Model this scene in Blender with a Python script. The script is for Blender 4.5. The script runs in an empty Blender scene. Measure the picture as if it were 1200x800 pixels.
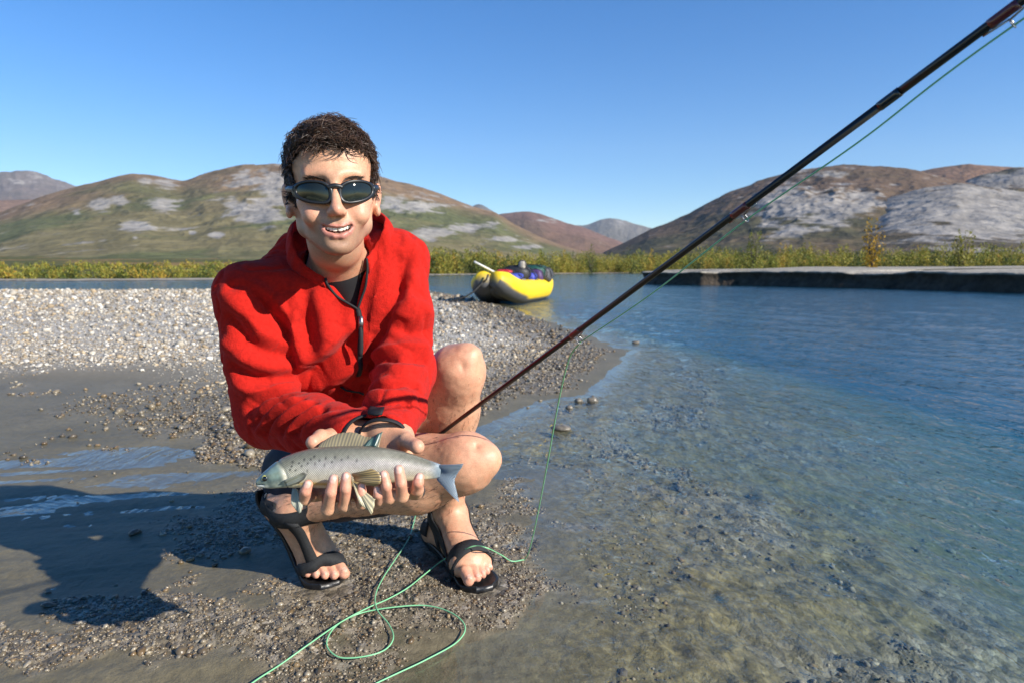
import bpy, math
import numpy as np
from mathutils import Vector
rng = np.random.default_rng(7)
R = math.radians
C = bpy.context.scene.collection
sc = bpy.context.scene

# ------------------------------------------------------------------ camera, sky, sun, exposure
CAM_H, PITCH, FPX = 0.70, R(6.0), 800.0            # 24 mm lens on a 36 mm frame
cam_d = bpy.data.cameras.new('camera'); cam_d.lens = 24.0; cam_d.sensor_width = 36.0
cam_d.clip_start = 0.02; cam_d.clip_end = 60000.0
cam_d.dof.use_dof = True; cam_d.dof.focus_distance = 1.12; cam_d.dof.aperture_fstop = 8.0
cam = bpy.data.objects.new('camera', cam_d); C.objects.link(cam)
cam.location = (0, 0, CAM_H); cam.rotation_euler = (R(90) - PITCH, 0, 0)
sc.camera = cam

SUN_DIR = Vector((0.80, -0.46, 0.50)).normalized()   # towards the sun
world = bpy.data.worlds.new('World'); sc.world = world; world.use_nodes = True
wn = world.node_tree; bg = wn.nodes['Background']
sky = wn.nodes.new('ShaderNodeTexSky'); sky.sky_type = 'NISHITA'; sky.sun_disc = False
sky.sun_elevation = math.asin(SUN_DIR.z)
sky.sun_rotation = math.atan2(SUN_DIR.x, SUN_DIR.y)
sky.altitude = 300; sky.air_density = 1.0; sky.dust_density = 0.0; sky.ozone_density = 3.5
hs = wn.nodes.new('ShaderNodeHueSaturation'); hs.inputs['Saturation'].default_value = 1.36; hs.inputs['Hue'].default_value = .508     # the photograph's vivid colour
wn.links.new(sky.outputs[0], hs.inputs['Color']); wn.links.new(hs.outputs[0], bg.inputs[0]); bg.inputs[1].default_value = 0.104
sun_d = bpy.data.lights.new('sun', 'SUN'); sun_d.energy = 5.0; sun_d.angle = R(0.53); sun_d.color = (1.0, 0.93, 0.82)
sun = bpy.data.objects.new('sun', sun_d); C.objects.link(sun)
sun.rotation_euler = SUN_DIR.to_track_quat('Z', 'Y').to_euler()
sc.view_settings.view_transform = 'Standard'; sc.view_settings.look = 'None'
sc.view_settings.exposure = 0.74; sc.view_settings.gamma = 1.0; sc.view_settings.use_curve_mapping = False
sc.render.engine = 'CYCLES'
sc.cycles.use_denoising = True; sc.cycles.max_bounces = 8; sc.cycles.transparent_max_bounces = 12
sc.cycles.volume_bounces = 0; sc.cycles.caustics_reflective = False

# ------------------------------------------------------------------ helpers
CP, SP = math.cos(PITCH), math.sin(PITCH)
def at(px, py, Y):
    """A point seen at photo pixel (px, py) that stands Y metres in front of the camera."""
    u, v = (px - 600) / FPX, (400 - py) / FPX
    d = np.array([u, CP + v * SP, -SP + v * CP]); d *= Y / d[1]
    return d + np.array([0, 0, CAM_H])
def gnd(px, py, z=0.0):
    u, v = (px - 600) / FPX, (400 - py) / FPX
    d = np.array([u, CP + v * SP, -SP + v * CP]); d *= (z - CAM_H) / d[2]
    return d + np.array([0, 0, CAM_H])
def A(*a): return np.array(a, float)
def unit(v): v = np.asarray(v, float); return v / np.linalg.norm(v)

_perm = np.random.default_rng(3).random((64, 64, 64)).astype(np.float32)
def vnoise(P, f=1.0, seed=0):
    """Smooth value noise in [0,1] at points P (N,3) or (N,2)."""
    P = np.asarray(P)
    if P.shape[1] == 2: P = np.c_[P, np.zeros(len(P))]
    out = np.empty(len(P), np.float32); fl = _perm.ravel()
    for k in range(0, len(P), 65536):                       # in cache-sized runs
        Q = (P[k:k + 65536].T * f + (seed * 17.31 + 1000.0)).astype(np.float32); fi = np.floor(Q); t = Q - fi; t = t * t * (3 - 2 * t); i = fi.astype(np.int32)
        x0 = (i[0] & 63) << 12; x1 = ((i[0] + 1) & 63) << 12; y0 = (i[1] & 63) << 6; y1 = ((i[1] + 1) & 63) << 6; z0 = i[2] & 63; z1 = (i[2] + 1) & 63; tx, ty, tz = t
        def ed(a, b_):
            u = fl[a + b_ + z0]; return u + (fl[a + b_ + z1] - u) * tz
        c0 = ed(x0, y0); c0 += (ed(x0, y1) - c0) * ty; c1 = ed(x1, y0); c1 += (ed(x1, y1) - c1) * ty
        out[k:k + 65536] = c0 + (c1 - c0) * tx
    return out
def fbm(P, f=1.0, o=4, seed=0, gain=0.5):
    s = 0; a = 1.0; n = 0
    for k in range(o):
        s = s + a * vnoise(P, f * 2.03 ** k, seed + k * 5); n += a; a *= gain
    return s / n
def sstep(a, b, x):
    t = np.clip((x - a) / (b - a), 0, 1); return t * t * (3 - 2 * t)
def catmull(pts, n, closed=False):
    pts = np.asarray(pts, float); m = len(pts)
    out = []
    segs = m if closed else m - 1
    for i in range(segs):
        p0 = pts[(i - 1) % m] if closed or i > 0 else 2 * pts[0] - pts[1]
        p1 = pts[i]; p2 = pts[(i + 1) % m]
        p3 = pts[(i + 2) % m] if closed or i + 2 < m else 2 * pts[-1] - pts[-2]
        for t in np.arange(n) / n:
            out.append(0.5 * (2 * p1 + (p2 - p0) * t + (2 * p0 - 5 * p1 + 4 * p2 - p3) * t * t + (3 * p1 - p0 - 3 * p2 + p3) * t ** 3))
    if not closed: out.append(pts[-1])
    return np.array(out)

def mesh_obj(name, V, F, mat=None, parent=None, smooth=True, col=None, attrs=None, matidx=None):
    V = np.asarray(V, np.float32); me = bpy.data.meshes.new(name)
    if isinstance(F, np.ndarray):
        k = F.shape[1]; me.vertices.add(len(V)); me.vertices.foreach_set('co', V.ravel())
        me.loops.add(F.size); me.loops.foreach_set('vertex_index', F.astype(np.int32).ravel())
        me.polygons.add(len(F)); me.polygons.foreach_set('loop_start', np.arange(0, F.size, k, dtype=np.int32))
        me.update(calc_edges=True)
    else:
        me.from_pydata([tuple(map(float, v)) for v in V], [], [tuple(map(int, f)) for f in F]); me.update(); me.validate()
    if smooth: me.polygons.foreach_set('use_smooth', np.ones(len(me.polygons), bool))
    if col is not None:
        a = me.color_attributes.new('Col', 'FLOAT_COLOR', 'POINT')
        a.data.foreach_set('color', np.c_[np.asarray(col, np.float32), np.ones(len(V), np.float32)].ravel())
    for kx, val in (attrs or {}).items():
        a = me.attributes.new(kx, 'FLOAT', 'POINT'); a.data.foreach_set('value', np.asarray(val, np.float32))
    if mat is not None:
        for m in (mat if isinstance(mat, (list, tuple)) else [mat]): me.materials.append(m)
    if matidx is not None: me.polygons.foreach_set('material_index', np.asarray(matidx, np.int32))
    o = bpy.data.objects.new(name, me); C.objects.link(o)
    if parent is not None: o.parent = parent
    return o
def empty(name, label=None, cat=None, loc=(0, 0, 0), group=None, kind=None):
    o = bpy.data.objects.new(name, None); C.objects.link(o); o.empty_display_size = 0.05
    return tag(o, label, cat, group, kind)
def tag(o, label=None, cat=None, group=None, kind=None):
    for k, v in (('label', label), ('category', cat), ('group', group), ('kind', kind)):
        if v: o[k] = v
    return o

class MB:
    """Collects shapes for one mesh."""
    def __init__(s): s.V = []; s.F = []; s.n = 0; s.col = []
    def add(s, V, F, col=None):
        V = np.asarray(V, float); s.V.append(V); s.F += [tuple(int(i) + s.n for i in f) for f in F]; s.n += len(V)
        s.col.append(np.tile(col if col is not None else (1, 1, 1), (len(V), 1)) if col is None or np.ndim(col) == 1 else col)
        return s
    def build(s, name, mat, parent=None, smooth=True, col=False):
        return mesh_obj(name, np.concatenate(s.V), s.F, mat, parent, smooth, np.concatenate(s.col) if col else None)
def frames(P):
    P = np.asarray(P, float); T = np.gradient(P, axis=0); T /= np.linalg.norm(T, axis=1)[:, None] + 1e-12
    n = np.cross(T[0], [0, 0, 1.0]); n = n if np.linalg.norm(n) > 1e-3 else np.cross(T[0], [0, 1.0, 0]); n = unit(n)
    N = []
    for t in T:
        n = n - t * np.dot(n, t); n = unit(n); N.append(n)
    N = np.array(N); return T, N, np.cross(T, N)
def tube(P, r, ns=8, cap=True):
    P = np.asarray(P, float); r = np.broadcast_to(r, len(P)); T, N, B = frames(P)
    a = np.arange(ns) / ns * 2 * np.pi
    V = P[:, None] + r[:, None, None] * (np.cos(a)[None, :, None] * N[:, None] + np.sin(a)[None, :, None] * B[:, None])
    F = [(i * ns + j, i * ns + (j + 1) % ns, (i + 1) * ns + (j + 1) % ns, (i + 1) * ns + j) for i in range(len(P) - 1) for j in range(ns)]
    V = V.reshape(-1, 3)
    if cap: F += [tuple(range(ns))[::-1], tuple(range((len(P) - 1) * ns, len(P) * ns))]
    return V, F
def tubes(P, r, ns=4):
    """Many tubes at once: P (N,S,3) centre lines, r (N,S) radii."""
    N, S, _ = P.shape; T = np.gradient(P, axis=1); T /= np.linalg.norm(T, axis=2, keepdims=True) + 1e-12
    ref = np.where(np.abs(T[:, :1, 2:3]) < .8, A(0, 0, 1), A(0, 1, 0)) + 0 * T
    U = np.cross(T, ref); U /= np.linalg.norm(U, axis=2, keepdims=True) + 1e-12; B = np.cross(T, U)
    a = np.arange(ns) / ns * 2 * np.pi
    V = P[:, :, None] + r[:, :, None, None] * (np.cos(a)[:, None] * U[:, :, None] + np.sin(a)[:, None] * B[:, :, None])
    i, j = np.meshgrid(np.arange(S - 1), np.arange(ns), indexing='ij'); j2 = (j + 1) % ns
    F = np.stack([i * ns + j, i * ns + j2, (i + 1) * ns + j2, (i + 1) * ns + j], -1).reshape(-1, 4)
    F = (F[None] + (np.arange(N) * S * ns)[:, None, None]).reshape(-1, 4)
    return V.reshape(-1, 3), F
def ribbon(L, Rr, th, out):
    """A strip between edge curves L and Rr, th thick along out vectors."""
    L, Rr, out = (np.asarray(x, float) for x in (L, Rr, out)); n = len(L); m = 0.5 * (L + Rr)
    V = np.stack([L, L + out * th * .7, m + out * th * 1.15, Rr + out * th * .7, Rr, m - out * th * .1], 1).reshape(-1, 3)
    F = [(i * 6 + j, i * 6 + (j + 1) % 6, (i + 1) * 6 + (j + 1) % 6, (i + 1) * 6 + j) for i in range(n - 1) for j in range(6)]
    F += [tuple(range(6))[::-1], tuple(range((n - 1) * 6, n * 6))]
    return V, F
def loft(rings, closed_ring=True, caps=True):
    rings = [np.asarray(r, float) for r in rings]; k = len(rings[0]); V = np.concatenate(rings)
    F = [(i * k + j, i * k + (j + 1) % k, (i + 1) * k + (j + 1) % k, (i + 1) * k + j) for i in range(len(rings) - 1) for j in range(k if closed_ring else k - 1)]
    if caps: F += [tuple(range(k))[::-1], tuple(range((len(rings) - 1) * k, len(rings) * k))]
    return V, F

# ------------------------------------------------------------------ signed distance sculpting
def smin(a, b, k):
    if k <= 0: return np.minimum(a, b)
    h = np.clip(0.5 + 0.5 * (b - a) / k, 0, 1); return b + (a - b) * h - k * h * (1 - h)
class Sdf:
    def __init__(s): s.ops = []
    def _add(s, f, c, rad, k, mode): s.ops.append((f, np.asarray(c, float), rad, k, mode)); return s
    def cone(s, a, b, ra, rb, k=0.01, mode='u'):
        a, b = np.asarray(a, float), np.asarray(b, float); ab = b - a; L2 = max(float(ab @ ab), 1e-12)
        def f(P):
            Q = P - a.astype(P.dtype); t = np.clip((Q @ ab.astype(P.dtype)) / P.dtype.type(L2), 0, 1); Q -= t[:, None] * ab.astype(P.dtype)
            return np.sqrt(np.einsum('ij,ij->i', Q, Q)) - (P.dtype.type(ra) + P.dtype.type(rb - ra) * t)
        return s._add(f, (a + b) / 2, math.sqrt(L2) / 2 + max(ra, rb), k, mode)
    def chain(s, pts, rad, k=0.004, k0=None, mode='u'):
        for i in range(len(pts) - 1): s.cone(pts[i], pts[i + 1], rad[i], rad[i + 1], k0 if (i == 0 and k0 is not None) else k, mode)
        return s
    def ell(s, c, r, M=None, k=0.01, mode='u'):
        c, r = np.asarray(c, float), np.asarray(r, float); M = np.eye(3) if M is None else np.asarray(M, float)
        def f(P):
            q = ((P - c.astype(P.dtype)) @ M.astype(P.dtype)) / r.astype(P.dtype)      # columns of M are the ellipsoid's axes
            k0 = np.sqrt(np.einsum('ij,ij->i', q, q)); q /= r.astype(P.dtype); k1 = np.sqrt(np.einsum('ij,ij->i', q, q)) + P.dtype.type(1e-9)
            return k0 * (k0 - 1) / k1
        return s._add(f, c, float(r.max()), k, mode)
    def fold(s, pts, amp, sig):
        pts = np.asarray(pts, float)
        def f(P):
            best = np.full(len(P), 1e9)
            for i in range(len(pts) - 1):
                a = pts[i]; ab = pts[i + 1] - a; L2 = max(float(ab @ ab), 1e-12)
                t = np.clip(((P - a) @ ab) / L2, 0, 1); Q = P - a - t[:, None] * ab
                best = np.minimum(best, (Q * Q).sum(1))
            taper = 1.0
            return amp * np.exp(-best / (2 * sig * sig)) * taper
        c = (pts.min(0) + pts.max(0)) / 2
        return s._add(f, c, float(np.linalg.norm(pts - c, axis=1).max()) + 3 * sig, 0, 'd')
    def disp(s, f): return s._add(f, (0, 0, 0), 1e9, 0, 'd')
    def eval(s, P, c=None, rad=None):
        P = np.asarray(P); d = np.full(len(P), 1.0, P.dtype)
        ops = s.ops
        if c is not None:
            if getattr(s, '_n', 0) != len(ops): s._n = len(ops); s._c = np.array([o[1] for o in ops]); s._r = np.array([o[2] + o[3] + .012 for o in ops])
            q = s._c - c; ops = [ops[j] for j in np.nonzero(np.einsum('ij,ij->i', q, q) < (s._r + rad) ** 2)[0]]
        for f, oc, orad, k, mode in ops:
            if mode == 'u': d = smin(d, f(P), k)
            elif mode == 's': d = -smin(-d, f(P), k)
            elif mode == 'd': d = d - f(P)
        return d
    def grad(s, P, e=0.0015):
        g = np.stack([s.eval(P + A(*(e if j == i else 0 for j in range(3)))) - s.eval(P - A(*(e if j == i else 0 for j in range(3)))) for i in range(3)], 1)
        return g / (np.linalg.norm(g, axis=1)[:, None] + 1e-12)
    def project(s, P, off=0.0, it=6):
        P = np.array(P, float)
        for _ in range(it):
            P = P - s.grad(P) * (s.eval(P) - off)[:, None] * 0.9
        return P
    def trace(s, px, py, tmax=2.5, off=0.0):
        o = A(0, 0, CAM_H); u, v = (px - 600) / FPX, (400 - py) / FPX
        d = unit([u, CP + v * SP, -SP + v * CP]); t = 0.5
        for _ in range(160):
            e = float(s.eval((o + d * t)[None])[0]) - off
            if e < 0.0004: return o + d * t
            t += min(e, 0.05) * 0.8
            if t > tmax: return None
        return o + d * t
    def traces(s, pts):
        """trace() for many photo pixels at once."""
        p = np.array(pts, float); o = A(0, 0, CAM_H); u, v = (p[:, 0] - 600) / FPX, (400 - p[:, 1]) / FPX
        d = np.stack([u, CP + v * SP, -SP + v * CP], 1); d /= np.linalg.norm(d, axis=1)[:, None]; t = np.full(len(p), .5)
        for _ in range(160): t = t + np.clip(s.eval(o + d * t[:, None]), -.01, .05) * .8
        return o + d * t[:, None]
    def mesh(s, lo, hi, h, B=11, slack=0.006):
        lo, hi = np.asarray(lo, float), np.asarray(hi, float); nb = np.ceil((hi - lo) / (h * B)).astype(int)
        I = np.stack(np.meshgrid(*[np.arange(n) for n in nb], indexing='ij'), -1).reshape(-1, 3)
        cen = lo + (I + 0.5) * B * h; hr = B * h * 0.866 + 2 * h
        d = s.eval(cen); keep = np.abs(d) < hr * 1.02 + slack
        ar = np.arange(B + 2); G = np.stack(np.meshgrid(ar, ar, ar, indexing='ij'), -1).reshape(-1, 3)
        ids, pos, quads = [], [], []; n = B + 2; big = 1 << 20
        def key(c): return (c[..., 0] * big + c[..., 1]) * big + c[..., 2]
        for b, c in zip(I[keep], cen[keep]):
            o = b * B - 1; P = lo + (G + o) * h
            D = s.eval(P.astype(np.float32), c, hr).reshape(n, n, n); neg = D < 0
            if neg.all() or not neg.any(): continue
            cs = np.zeros((n - 1,) * 3, np.int8)
            for dx in (0, 1):
                for dy in (0, 1):
                    for dz in (0, 1): cs += neg[dx:n - 1 + dx, dy:n - 1 + dy, dz:n - 1 + dz]
            act = np.argwhere((cs > 0) & (cs < 8))
            if not len(act): continue
            acc = np.zeros((len(act), 3)); cnt = np.zeros(len(act))
            for ax in range(3):
                for e1 in (0, 1):
                    for e2 in (0, 1):
                        of = [0, 0, 0]; oth = [x for x in range(3) if x != ax]; of[oth[0]] = e1; of[oth[1]] = e2
                        p = act + of; q = p.copy(); q[:, ax] += 1
                        da = D[p[:, 0], p[:, 1], p[:, 2]]; db = D[q[:, 0], q[:, 1], q[:, 2]]
                        m = (da < 0) != (db < 0); t = np.where(m, da / np.where(m, da - db, 1), 0)
                        pp = p.astype(float); pp[:, ax] += t; acc += pp * m[:, None]; cnt += m
            ids.append(key(act + o + 2)); pos.append(lo + (acc / cnt[:, None] + o) * h)
            for ax in range(3):
                sl = [slice(1, n - 1)] * 3; sh = list(sl); sh[ax] = slice(2, n)
                a_, b_ = neg[tuple(sl)], neg[tuple(sh)]; e = np.argwhere(a_ != b_)
                if not len(e): continue
                fl = a_[e[:, 0], e[:, 1], e[:, 2]]; e = e + 1 + o + 2
                u, v = [(1, 2), (2, 0), (0, 1)][ax]; q = []
                for du, dv in ((-1, -1), (0, -1), (0, 0), (-1, 0)):
                    cc = e.copy(); cc[:, u] += du; cc[:, v] += dv; q.append(key(cc))
                q = np.stack(q, 1); q[~fl] = q[~fl][:, ::-1]; quads.append(q)
        ids = np.concatenate(ids); pos = np.concatenate(pos); Q = np.concatenate(quads)
        uid, first = np.unique(ids, return_index=True); V = pos[first]
        F = np.searchsorted(uid, Q); ok = (uid[np.clip(F, 0, len(uid) - 1)] == Q).all(1)
        return V, F[ok]
def relax(V, F, it=1, w=0.5):
    for _ in range(it):
        s = np.zeros_like(V); c = np.zeros(len(V)); k = F.shape[1]
        for j in range(k):
            np.add.at(s, F[:, j], V[F[:, (j + 1) % k]]); np.add.at(c, F[:, j], 1)
            np.add.at(s, F[:, (j + 1) % k], V[F[:, j]]); np.add.at(c, F[:, (j + 1) % k], 1)
        V = V * (1 - w) + w * s / np.maximum(c, 1)[:, None]
    return V
def vnormals(V, F):
    n = np.cross(V[F[:, 2]] - V[F[:, 0]], V[F[:, 3]] - V[F[:, 1]]); N = np.zeros_like(V)
    for j in range(4): np.add.at(N, F[:, j], n)
    return N / (np.linalg.norm(N, axis=1)[:, None] + 1e-12)

# ------------------------------------------------------------------ materials
def mat(name, base=(0.5, 0.5, 0.5), rough=0.6, spec=0.5, metal=0.0, attr=False, noise=None, bump=None, sheen=0.0, sss=0.0, coat=0.0, trans=0.0):
    """noise=(scale, amount): mottling of the base colour; bump=(scale, strength, distance)."""
    m = bpy.data.materials.new(name); m.use_nodes = True; nt = m.node_tree; b = nt.nodes['Principled BSDF']
    b.inputs['Base Color'].default_value = (*base, 1); b.inputs['Roughness'].default_value = rough
    b.inputs['Specular IOR Level'].default_value = spec; b.inputs['Metallic'].default_value = metal
    b.inputs['Sheen Weight'].default_value = sheen; b.inputs['Coat Weight'].default_value = coat
    b.inputs['Subsurface Weight'].default_value = sss; b.inputs['Transmission Weight'].default_value = trans
    src = None
    tc = nt.nodes.new('ShaderNodeTexCoord')
    if attr:
        a = nt.nodes.new('ShaderNodeAttribute'); a.attribute_name = 'Col'; src = a.outputs['Color']
    if noise:
        n = nt.nodes.new('ShaderNodeTexNoise'); n.inputs['Scale'].default_value = noise[0]; n.inputs['Detail'].default_value = 5
        nt.links.new(tc.outputs['Object'], n.inputs['Vector'])
        mr = nt.nodes.new('ShaderNodeMapRange'); mr.inputs[1].default_value = 0.3; mr.inputs[2].default_value = 0.7
        mr.inputs[3].default_value = 1 - noise[1]; mr.inputs[4].default_value = 1 + noise[1]
        nt.links.new(n.outputs['Fac'], mr.inputs[0])
        mx = nt.nodes.new('ShaderNodeVectorMath'); mx.operation = 'SCALE'
        if src is not None: nt.links.new(src, mx.inputs[0])
        else: mx.inputs[0].default_value = base
        nt.links.new(mr.outputs[0], mx.inputs['Scale']); src = mx.outputs[0]
    if src is not None: nt.links.new(src, b.inputs['Base Color'])
    if bump:
        n = nt.nodes.new('ShaderNodeTexNoise'); n.inputs['Scale'].default_value = bump[0]; n.inputs['Detail'].default_value = 4
        nt.links.new(tc.outputs['Object'], n.inputs['Vector'])
        bp = nt.nodes.new('ShaderNodeBump'); bp.inputs['Strength'].default_value = bump[1]; bp.inputs['Distance'].default_value = bump[2]
        nt.links.new(n.outputs['Fac'], bp.inputs['Height']); nt.links.new(bp.outputs[0], b.inputs['Normal'])
    return m
# ------------------------------------------------------------------ ground, river, far shore, hills
def seg_sd(X, Y, poly):
    """Signed distance to a closed polygon, positive inside."""
    d = np.full(X.shape, 1e9); ins = np.zeros(X.shape, bool); n = len(poly)
    for i in range(n):
        ax, ay = poly[i]; bx, by = poly[(i + 1) % n]; ex, ey = bx - ax, by - ay
        t = np.clip(((X - ax) * ex + (Y - ay) * ey) / (ex * ex + ey * ey + 1e-12), 0, 1)
        d = np.minimum(d, np.hypot(X - ax - t * ex, Y - ay - t * ey))
        c = ((ay > Y) != (by > Y)) & (X < (bx - ax) * (Y - ay) / (by - ay + 1e-12) + ax); ins ^= c
    return np.where(ins, d, -d)
g2 = lambda x, y: tuple(gnd(x, y)[:2])
bar = [g2(*p) for p in ((470, 337.5), (520, 344), (552, 349.5), (582, 357), (612, 366), (648, 379), (700, 398), (731, 411), (724, 430), (708, 447), (688, 462), (640, 470), (600, 486), (556, 505))]
bar += [(-.55, 2.35), (-1.6, 2.75), (-2.6, 3.0), (-4.5, 3.2), (-14, 4.0), (-60, 12), (-75, 20.5), (-40, 21.5), (-22, 22.0), (-9, 22.5)]
bank = [g2(*p) for p in ((612, 560), (604, 610), (612, 660), (600, 700), (585, 740), (520, 800))] + [(-.15, .95), (-.4, .3), (-3, -1), (-9, -1), (-18, 5.0), (-4.5, 4.2), (-1.6, 3.4), (-.75, 2.9), (-.25, 2.2)]
mounds = [(-.30, 1.40, .36, .17, .010), (-.66, 1.27, .34, .13, .010), (-.95, 1.18, .28, .10, .006), (-.66, 2.05, .20, .34, .010), (-.47, 1.75, .3, .2, .006), (-.15, 1.62, .2, .2, .004), (-.85, 2.75, .35, .3, .006)]
def ground_h(X, Y):
    P = np.c_[X, Y]; wob = (fbm(P, 1.3, 3, 5) - .5) * .35; fine = fbm(P, 5, 3, 6) - .5
    sd_bar = seg_sd(X, Y, bar) + (fbm(P, 2.2, 3, 11) - .5) * .25 * np.clip(Y / 5, .4, 1.5); sd_bank = seg_sd(X, Y, bank) + fine * .06
    h_bar = np.where(sd_bar > 0, .055 * np.minimum(sd_bar, 1.2) + .016 * np.clip(sd_bar - 1.2, 0, 9), .13 * sd_bar - .05 * np.minimum(sd_bar, 0) ** 2)
    sb = sd_bank; h_bank = np.where(sb > 0, .004 * sstep(0, .1, sb), -(.065 * (-sb) + .11 * np.minimum(sb, 0) ** 2))
    str_ = fbm(np.c_[X * .9 + Y * .35, (Y - X * .22) * 6.5], 1.5, 3, 21) - .5           # low ripples drawn out by the current
    h_bank = h_bank + np.where(sb > -.05, .018 * str_ + .006 * fine, .010 * fine) - .0035 * sstep(1.75, 1.95, Y) * sstep(3.2, 2.5, Y) * sstep(-.4, -.9, X)
    h = np.maximum(h_bar, np.minimum(h_bank, .05)); depth = np.maximum(-h, 0); h = np.where(h < 0, -1.7 * (1 - np.exp(-depth / 1.7)), h)
    g = np.zeros_like(X)
    for mx, my, rx, ry, a in mounds:
        e = np.exp(-(((X - mx) / rx) ** 2 + ((Y - my) / ry) ** 2)); h = h + a * e; g = np.maximum(g, e)
    gr = np.maximum(g * 1.05 + (fbm(P, 5, 4, 9) - .5) * 1.7, 0)                       # gravelly patches near by
    left = sstep(-.6, -2.4, X) * sstep(5.4, 4.0, Y)                                   # smooth silt on the near side of the bar
    gb = sstep(.02, .35, sd_bar + fine * .3) * (1 - left * np.clip(.95 - 1.6 * np.clip(fbm(P, 1.6, 3, 17) - .5, 0, 1), 0, 1))
    grav = np.clip(np.maximum(sstep(.22, .60, gr), gb), 0, 1)
    h = h + grav * (fbm(P, 28, 2, 14) - .5) * .012 + (fbm(P, 60, 2, 15) - .5) * .004 * (h > -.05) + (fbm(P, .5, 2, 19) - .5) * .06 * sstep(.5, 2, sd_bar)
    dry = sstep(.018, .075, h + (fbm(P, 3, 3, 8) - .5) * .03) * sstep(3.0, 4.6, Y)
    for (ax_, ay_), (bx_, by_) in (((-.20, 1.66), (-.06, 1.45)), ((-.46, 1.50), (-.40, 1.43))):
        t = np.clip(((X - ax_) * (bx_ - ax_) + (Y - ay_) * (by_ - ay_)) / ((bx_ - ax_) ** 2 + (by_ - ay_) ** 2), 0, 1); e = np.hypot(X - ax_ - t * (bx_ - ax_), Y - ay_ - t * (by_ - ay_)); h = h + (np.minimum(h, .004) - h) * sstep(.10, .05, e)
    rif = sstep(-.012, -.05, h) * sstep(-.42, -.20, h); wv = 1 - np.abs(2 * fbm(np.c_[X * .8 + Y * .6, (Y * .8 - X * .6) * .55] + .05 * fine[:, None], 9, 3, 51) - 1); h = h + rif * (.034 * (wv ** 2 - .45) + .02 * (fbm(P, 22, 2, 52) - .5))   # silt ridges under the riffle, shaped to stand in for caustic light lines
    bedg = sstep(-.02, -.10, h) * sstep(.50, .64, fbm(P, 2.1, 3, 40)) * sstep(-.6, -.3, h)                 # cobbly patches on the bed
    return h, np.maximum(grav, bedg * .8), dry, sd_bar, sstep(.0, -.025, h)
rowsY = .35 * np.exp(np.arange(0, 1 + 1e-9, 1 / 900.) * math.log(95 / .35)); scol = np.linspace(-1, 1, 620); scol = scol * (.75 + .25 * np.abs(scol))
XX = (scol[None, :] * (1.30 * rowsY[:, None] + 1.1)); YY = np.repeat(rowsY[:, None], len(scol), 1)
hh, gg, dd, sdb, bed = ground_h(XX.ravel(), YY.ravel())
V = np.c_[XX.ravel(), YY.ravel(), hh]; nR, nC = XX.shape
i_, j_ = np.meshgrid(np.arange(nR - 1), np.arange(nC - 1), indexing='ij'); F = np.stack([i_ * nC + j_, i_ * nC + j_ + 1, (i_ + 1) * nC + j_ + 1, (i_ + 1) * nC + j_], -1).reshape(-1, 4)
def node(nt, t, **kw):
    n = nt.nodes.new('ShaderNode' + t)
    for k, v in kw.items(): setattr(n, k, v)
    return n
def setin(n, d):
    for k, v in d.items(): n.inputs[k].default_value = v
    return n
m_gr = bpy.data.materials.new('wet_silt_and_gravel'); m_gr.use_nodes = True; nt = m_gr.node_tree; bs = nt.nodes['Principled BSDF']; L = nt.links.new
tc = node(nt, 'TexCoord'); ag = node(nt, 'Attribute', attribute_name='grav'); ad = node(nt, 'Attribute', attribute_name='dry')
n1 = setin(node(nt, 'TexNoise'), {'Scale': 3.0, 'Detail': 7, 'Roughness': .65}); n2 = setin(node(nt, 'TexNoise'), {'Scale': 45.0, 'Detail': 6, 'Roughness': .7}); vo = setin(node(nt, 'TexVoronoi'), {'Scale': 55.0}); vo2 = setin(node(nt, 'TexVoronoi'), {'Scale': 140.0})
for n in (n1, n2, vo, vo2): L(tc.outputs['Object'], n.inputs['Vector'])
def ramp(src, stops):
    r = node(nt, 'ValToRGB'); e = r.color_ramp.elements
    while len(e) < len(stops): e.new(.5)
    for el, (p_, c_) in zip(e, stops): el.position = p_; el.color = (*c_, 1)
    L(src, r.inputs[0]); return r.outputs[0]
def mixc(f, a, b_, mode='MIX'):
    m = node(nt, 'Mix', data_type='RGBA', blend_type=mode)
    for s_, v in ((0, f), (6, a), (7, b_)):
        if isinstance(v, (int, float)): m.inputs[s_].default_value = v
        elif isinstance(v, tuple): m.inputs[s_].default_value = (*v, 1)
        else: L(v, m.inputs[s_])
    return m.outputs[2]
def mathn(op, a, b_=0.0):
    n = node(nt, 'Math', operation=op)
    for i, x in enumerate((a, b_)):
        if isinstance(x, (int, float)): n.inputs[i].default_value = x
        else: L(x, n.inputs[i])
    return n.outputs[0]
silt = ramp(n1.outputs['Fac'], [(.25, (.100, .086, .050)), (.5, (.142, .122, .074)), (.75, (.185, .158, .098))])
silt = mixc(.5, silt, ramp(n2.outputs['Fac'], [(.3, (.45, .45, .45)), (.7, (1.25, 1.25, 1.25))]), 'MULTIPLY')
ab = node(nt, 'Attribute', attribute_name='bed'); bedc = ramp(n2.outputs['Fac'], [(.28, (.050, .042, .020)), (.5, (.150, .120, .055)), (.68, (.27, .22, .11))]); silt = mixc(ab.outputs['Fac'], silt, bedc)
peb = ramp(vo.outputs['Color'], [(.1, (.06, .05, .04)), (.45, (.16, .135, .10)), (.7, (.26, .22, .17)), (.95, (.40, .36, .30))])
dryc = ramp(vo.outputs['Color'], [(.1, (.20, .18, .15)), (.5, (.36, .33, .28)), (.9, (.56, .53, .47))])
colr = mixc(ad.outputs['Fac'], mixc(mathn('MULTIPLY', ag.outputs['Fac'], .75), silt, peb), mixc(ag.outputs['Fac'], (.17, .148, .108), dryc)); L(colr, bs.inputs['Base Color'])
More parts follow.
